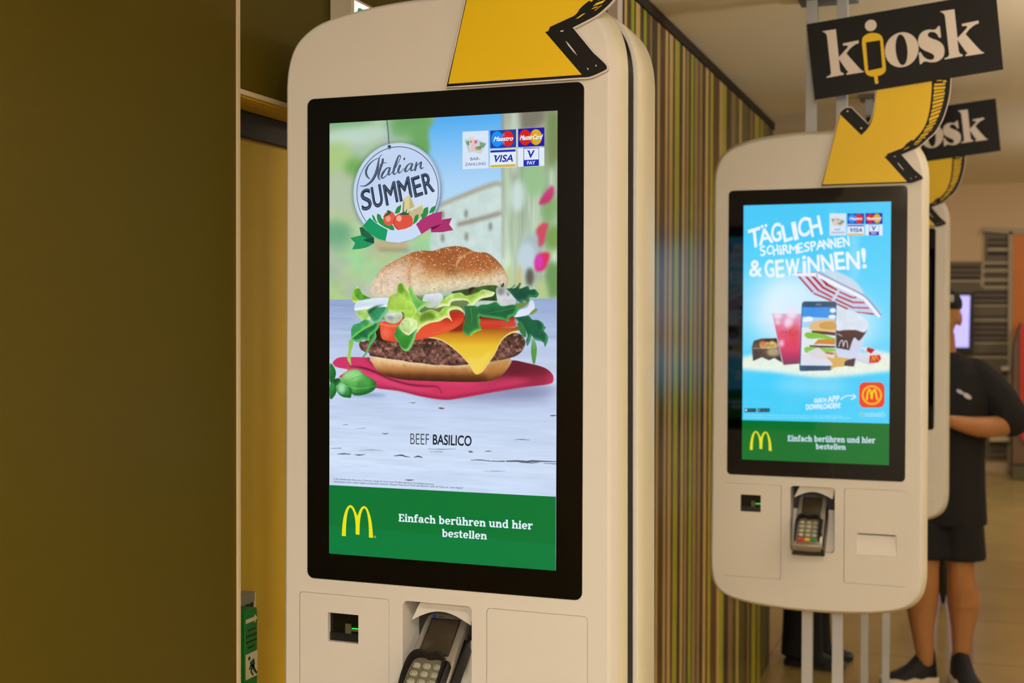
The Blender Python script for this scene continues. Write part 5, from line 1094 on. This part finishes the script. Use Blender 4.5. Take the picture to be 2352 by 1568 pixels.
def hand(mb, wrist, d, nrm, sc=1.0, curl=0.5, side=1):
    """palm and five bent fingers; d points along the hand, nrm out of the palm"""
    d = Vector(d).normalized(); n_ = Vector(nrm); n_ = (n_-d*n_.dot(d)).normalized(); s_ = d.cross(n_)*side
    w0 = Vector(wrist)
    P = lambda a, b, c: tuple(w0+d*(a*sc)+s_*(b*sc)+n_*(c*sc))
    for b in (-.030, -.010, .010, .028): mb.tube([P(0, b*.55, 0), P(.05, b*.9, .002), P(.088, b, 0)], [.015*sc, .014*sc, .0115*sc], 10); mb.ball(P(.088, b, 0), .0112*sc, 10, 6)
    for b, L in ((-.030, .060), (-.010, .074), (.010, .080), (.029, .070)):
        p = [P(.088, b, 0)]; a = 0.15; q = np.array([.088, 0.])
        for f, k in ((.45, .3), (.30, .9), (.25, .9)):
            a += curl*k; q = q+np.array([math.cos(a), math.sin(a)])*L*f; p.append(P(q[0], b*1.04, q[1]))
        mb.tube(p, [.0098*sc, .009*sc, .0082*sc, .0068*sc], 10); mb.ball(p[-1], .0066*sc, 10, 6)
    p = [P(.018, .022, .004), P(.045, .046, .016), P(.070, .056, .028), P(.092, .054, .036)]
    mb.tube(p, [.0145*sc, .0125*sc, .010*sc, .0078*sc], 10); mb.ball(p[-1], .0076*sc, 10, 6)
M_SOLE = material('pale_rubber_sole', (226, 214, 190), 0.6)
M_SHOE = material('black_knit_shoe', (9, 9, 9), 0.75, bump=0.3, scale=220)
def shoe(parent, toe, heel, high=.160, sole=M_SOLE):
    a, b = np.array(heel, float), np.array(toe, float); L = np.linalg.norm(b-a); ang = math.atan2(b[1]-a[1], b[0]-a[0])
    Mx = Matrix.Translation(Vector((a[0], a[1], 0))) @ Matrix.Rotation(ang, 4, 'Z')
    prof = [(0, .030, .110), (.03, .038, high), (.24, .044, high), (.36, .045, .118), (.50, .046, .084), (.68, .050, .062), (.84, .047, .050), (.95, .036, .038), (1.0, .018, .030)]
    w = MB(); n = 16
    w.loft([[(x*L, wd*math.cos(q)*(1 if math.sin(q) > 0 else 1.04), .018+max(0, math.sin(q))**.8*(h-.018) if math.sin(q) > 0 else .018+.004*math.sin(q)) for q in (2*math.pi*k/n for k in range(n))] for x, wd, h in prof])
    w.v = [tuple(Mx @ Vector(p)) for p in w.v]
    u = w.build('shoe', M_SHOE, parent, 60)
    s_ = MB(); rings = []
    for x, wd, h in prof:
        zt = .026+.010*math.sin(x*9)**2; rings.append([(x*L*1.03-.006, sy*(wd+.006), z) for sy, z in ((1, .001+.006*(x > .9)), (1, zt), (-1, zt), (-1, .001+.006*(x > .9)))])
    s_.loft(rings); s_.v = [tuple(Mx @ Vector(p)) for p in s_.v]; s_.build('sole', sole, u, 40)
    tb = MB().rbox(-.006, .012, -.004, .004, .085, .118, .003); tb.v = [tuple(Mx @ Vector(p)) for p in tb.v]; tb.build('heel_tab', M_SOLE, u, 40)
    return u
def eyes(t, Rm):
    for s_ in (-1, 1):
        w = MB().ball((s_*.031, -.0745, .000), .0115, 14, 10, 0).ball((s_*.031, -.0815, .000), (.0055, .005, .0055), 10, 6, 1)
        w.v = [tuple(Rm @ Vector(p)) for p in w.v]; w.build('eye', [M_EYE, M_PUPIL], t, 60)
M_EYE = material('eye_white', (220, 214, 206), 0.3); M_PUPIL = material('pupil', (30, 20, 14), 0.2)
M_SKIN = material('skin', (172, 118, 70), 0.5, noise=0.05, scale=14)
M_SHIRT = material('black_cotton', (9, 9, 9), 0.85, bump=0.25, scale=30)
M_SHORTS = material('black_shorts_cloth', (8, 8, 9), 0.85, bump=0.2, scale=25)
def man_in_black():
    t = thing('person', (-.128, 5.93, 0), 'person in black T-shirt, shorts and cap standing behind the farthest kiosk', 'person')
    b = MB()
    Rm = head(b, (-.012, -.02, 1.612), 1.0, -.30)
    limb(b, [(-.004, .010, 1.40), (-.008, .0, 1.47), (-.012, -.008, 1.53)], [.066, .058, .058])
    ell_loft(b, [(0, .01, .82, .13, .11), (0, .01, .92, .155, .12), (0, .01, 1.05, .145, .115), (0, .01, 1.2, .165, .12), (0, .01, 1.33, .175, .115), (0, .01, 1.40, .12, .09), (0, .01, 1.44, .06, .06)])
    limb(b, [(.160, .01, 1.36), (.235, .02, 1.25), (.272, .02, 1.140)], [.052, .050, .044])
    limb(b, [(.272, .02, 1.140), (.15, -.11, 1.138), (.035, -.20, 1.165)], [.046, .046, .027])
    hand(b, (.035, -.20, 1.165), (-.85, -.25, .12), (0.3, -.5, -.7), 1.0, .6, -1)
    limb(b, [(-.160, .01, 1.36), (-.23, 0, 1.25), (-.25, -.02, 1.12)], [.052, .050, .044])
    limb(b, [(-.25, -.02, 1.12), (-.19, -.12, 1.13), (-.15, -.20, 1.16)], [.046, .044, .027])
    hand(b, (-.15, -.20, 1.16), (.35, -.6, .25), (0.3, .2, -.8), 1.0, .5, 1)
    limb(b, [(.075, .0, .86), (.080, -.005, .68), (.078, -.012, .50), (.092, .026, .35), (.088, .018, .22), (.085, .014, .10)], [.088, .076, .057, .071, .047, .034])
    limb(b, [(-.080, .0, .86), (-.078, -.04, .68), (-.066, -.07, .50), (-.080, -.045, .35), (-.076, -.055, .22), (-.062, -.06, .10)], [.088, .076, .057, .071, .047, .034])
    remesh(b, .0055, 'body', M_SKIN, t, 3)
    eyes(t, Rm)
    s_ = MB()
    ell_loft(s_, [(.012, .01, .700, .176, .130), (.010, .01, .72, .178, .132), (.004, .01, .86, .176, .134), (0, .01, 1.0, .176, .136), (0, .01, 1.15, .182, .138), (0, .01, 1.28, .196, .134), (0, .01, 1.36, .190, .118), (0, .01, 1.41, .145, .098), (-.002, .012, 1.445, .082, .080), (-.004, .012, 1.455, .070, .072)])
    limb(s_, [(.125, .012, 1.352), (.215, .02, 1.265), (.278, .022, 1.165)], [.082, .082, .080]); limb(s_, [(-.125, .012, 1.352), (-.220, .0, 1.26), (-.255, -.012, 1.165)], [.082, .082, .080])
    sh = remesh(s_, .008, 'shirt', M_SHIRT, t, 3)
    lg = MB()
    for cx, cz, a, r in ((.070, 1.288, .5, .016), (.100, 1.270, .6, .020)):
        P = circle(0, 0, r, r*.5, 16, -a)
        lg.add([(cx+p, -.1255, cz+q) for p, q in P], [tuple(range(16))])
    lgo = lg.build('chest_print', material('white_print', (214, 206, 210), 0.6), sh, 0)
    p_ = MB()
    ell_loft(p_, [(0, .01, .70, .160, .125), (0, .01, .80, .168, .130), (0, .01, .95, .155, .12)])
    ell_loft(p_, [(.078, -.002, .548, .104, .100), (.080, -.002, .56, .106, .102), (.078, .0, .70, .096, .108), (.068, .01, .85, .088, .11)])
    ell_loft(p_, [(-.058, -.048, .556, .104, .100), (-.060, -.046, .568, .106, .102), (-.066, -.02, .70, .096, .108), (-.068, .01, .85, .088, .11)])
    remesh(p_, .008, 'shorts', M_SHORTS, t, 3)
    c = MB(); c.ball((0, .010, .052), (.084, .104, .072), 22, 12)
    pk = [(.078*math.cos(a), -.055-.115*math.sin(a), .048+.010*math.sin(a)) for a in (math.pi*k/12 for k in range(13))]
    c.loft([pk, [(x, y, z+.006) for x, y, z in pk]], True, True, 0, True)
    c.v = [tuple(Rm @ Vector((p[0], p[1], max(p[2], .030)))) for p in c.v]
    cap = c.build('cap', M_SHIRT, t, 50)
    bd = MB().rbox(-.030, .030, -.104, -.088, .060, .092, .006); bd.v = [tuple(Rm @ Matrix.Rotation(.55, 4, 'Z') @ Vector(p)) for p in bd.v]
    bd.build('cap_badge', material('cap_badge_grey', (190, 184, 166), 0.6), cap, 50)
    shoe(t, (-.235, -.155, 0), (-.030, -.020, 0)); shoe(t, (.150, -.195, 0), (.070, .050, 0))
    return t
man_in_black()
def standing_figure():
    t = thing('person', (-.722, 6.06, 0), 'person in black trousers and shoes standing behind the middle kiosk', 'person', rz=1.45)
    b = MB()
    Rm = head(b, (0, -.02, 1.60), 1.0, 0)
    limb(b, [(0, .012, 1.40), (0, .0, 1.47), (0, -.008, 1.52)], [.064, .056, .056])
    ell_loft(b, [(0, .01, .82, .13, .11), (0, .01, .92, .155, .12), (0, .01, 1.05, .14, .11), (0, .01, 1.2, .16, .115), (0, .01, 1.33, .17, .11), (0, .01, 1.40, .12, .09), (0, .01, 1.44, .06, .06)])
    for s_ in (-1, 1):
        limb(b, [(s_*.165, .01, 1.375), (s_*.20, .02, 1.25), (s_*.215, .02, 1.12)], [.056, .048, .042]); limb(b, [(s_*.215, .02, 1.12), (s_*.21, -.01, 1.0), (s_*.20, -.04, .89)], [.043, .040, .026])
        hand(b, (s_*.20, -.04, .89), (0, -.15, -1), (-s_*1, 0, 0), 1.0, .5, -s_)
        limb(b, [(s_*.075, .0, .86), (s_*.075, -.005, .68), (s_*.075, -.01, .50), (s_*.077, .016, .36), (s_*.078, .01, .08)], [.086, .074, .056, .058, .036])
    remesh(b, .0065, 'body', M_SKIN, t, 3); eyes(t, Rm)
    s_ = MB(); ell_loft(s_, [(0, .01, .84, .168, .128), (0, .01, 1.0, .160, .126), (0, .01, 1.15, .172, .13), (0, .01, 1.30, .186, .126), (0, .01, 1.37, .180, .11), (0, .01, 1.42, .13, .09), (0, .012, 1.45, .068, .070)])
    for k in (-1, 1): limb(s_, [(k*.15, .012, 1.35), (k*.205, .02, 1.23), (k*.22, .02, 1.14)], [.074, .070, .066])
    remesh(s_, .008, 'shirt', M_SHIRT, t, 3)
    p_ = MB(); ell_loft(p_, [(0, .01, .76, .158, .125), (0, .01, .85, .162, .125), (0, .01, .97, .15, .115)])
    for k in (-1, 1): ell_loft(p_, [(k*.082, .005, .045, .078, .098), (k*.082, .005, .20, .076, .090), (k*.08, .0, .5, .082, .090), (k*.07, .01, .85, .086, .105)])
    remesh(p_, .008, 'trousers', M_SHORTS, t, 3)
    h = MB().ball((0, .018, .045), (.083, .100, .082), 20, 12); h.v = [tuple(Rm @ Vector((p[0], max(p[1], -.055), p[2]))) for p in h.v]; h.build('hair', material('dark_hair', (34, 24, 16), 0.6), t, 50)
    for k in (-1, 1): shoe(t, (k*.09, -.19, 0), (k*.078, .075, 0), .09, M_RUBBER)
standing_figure()
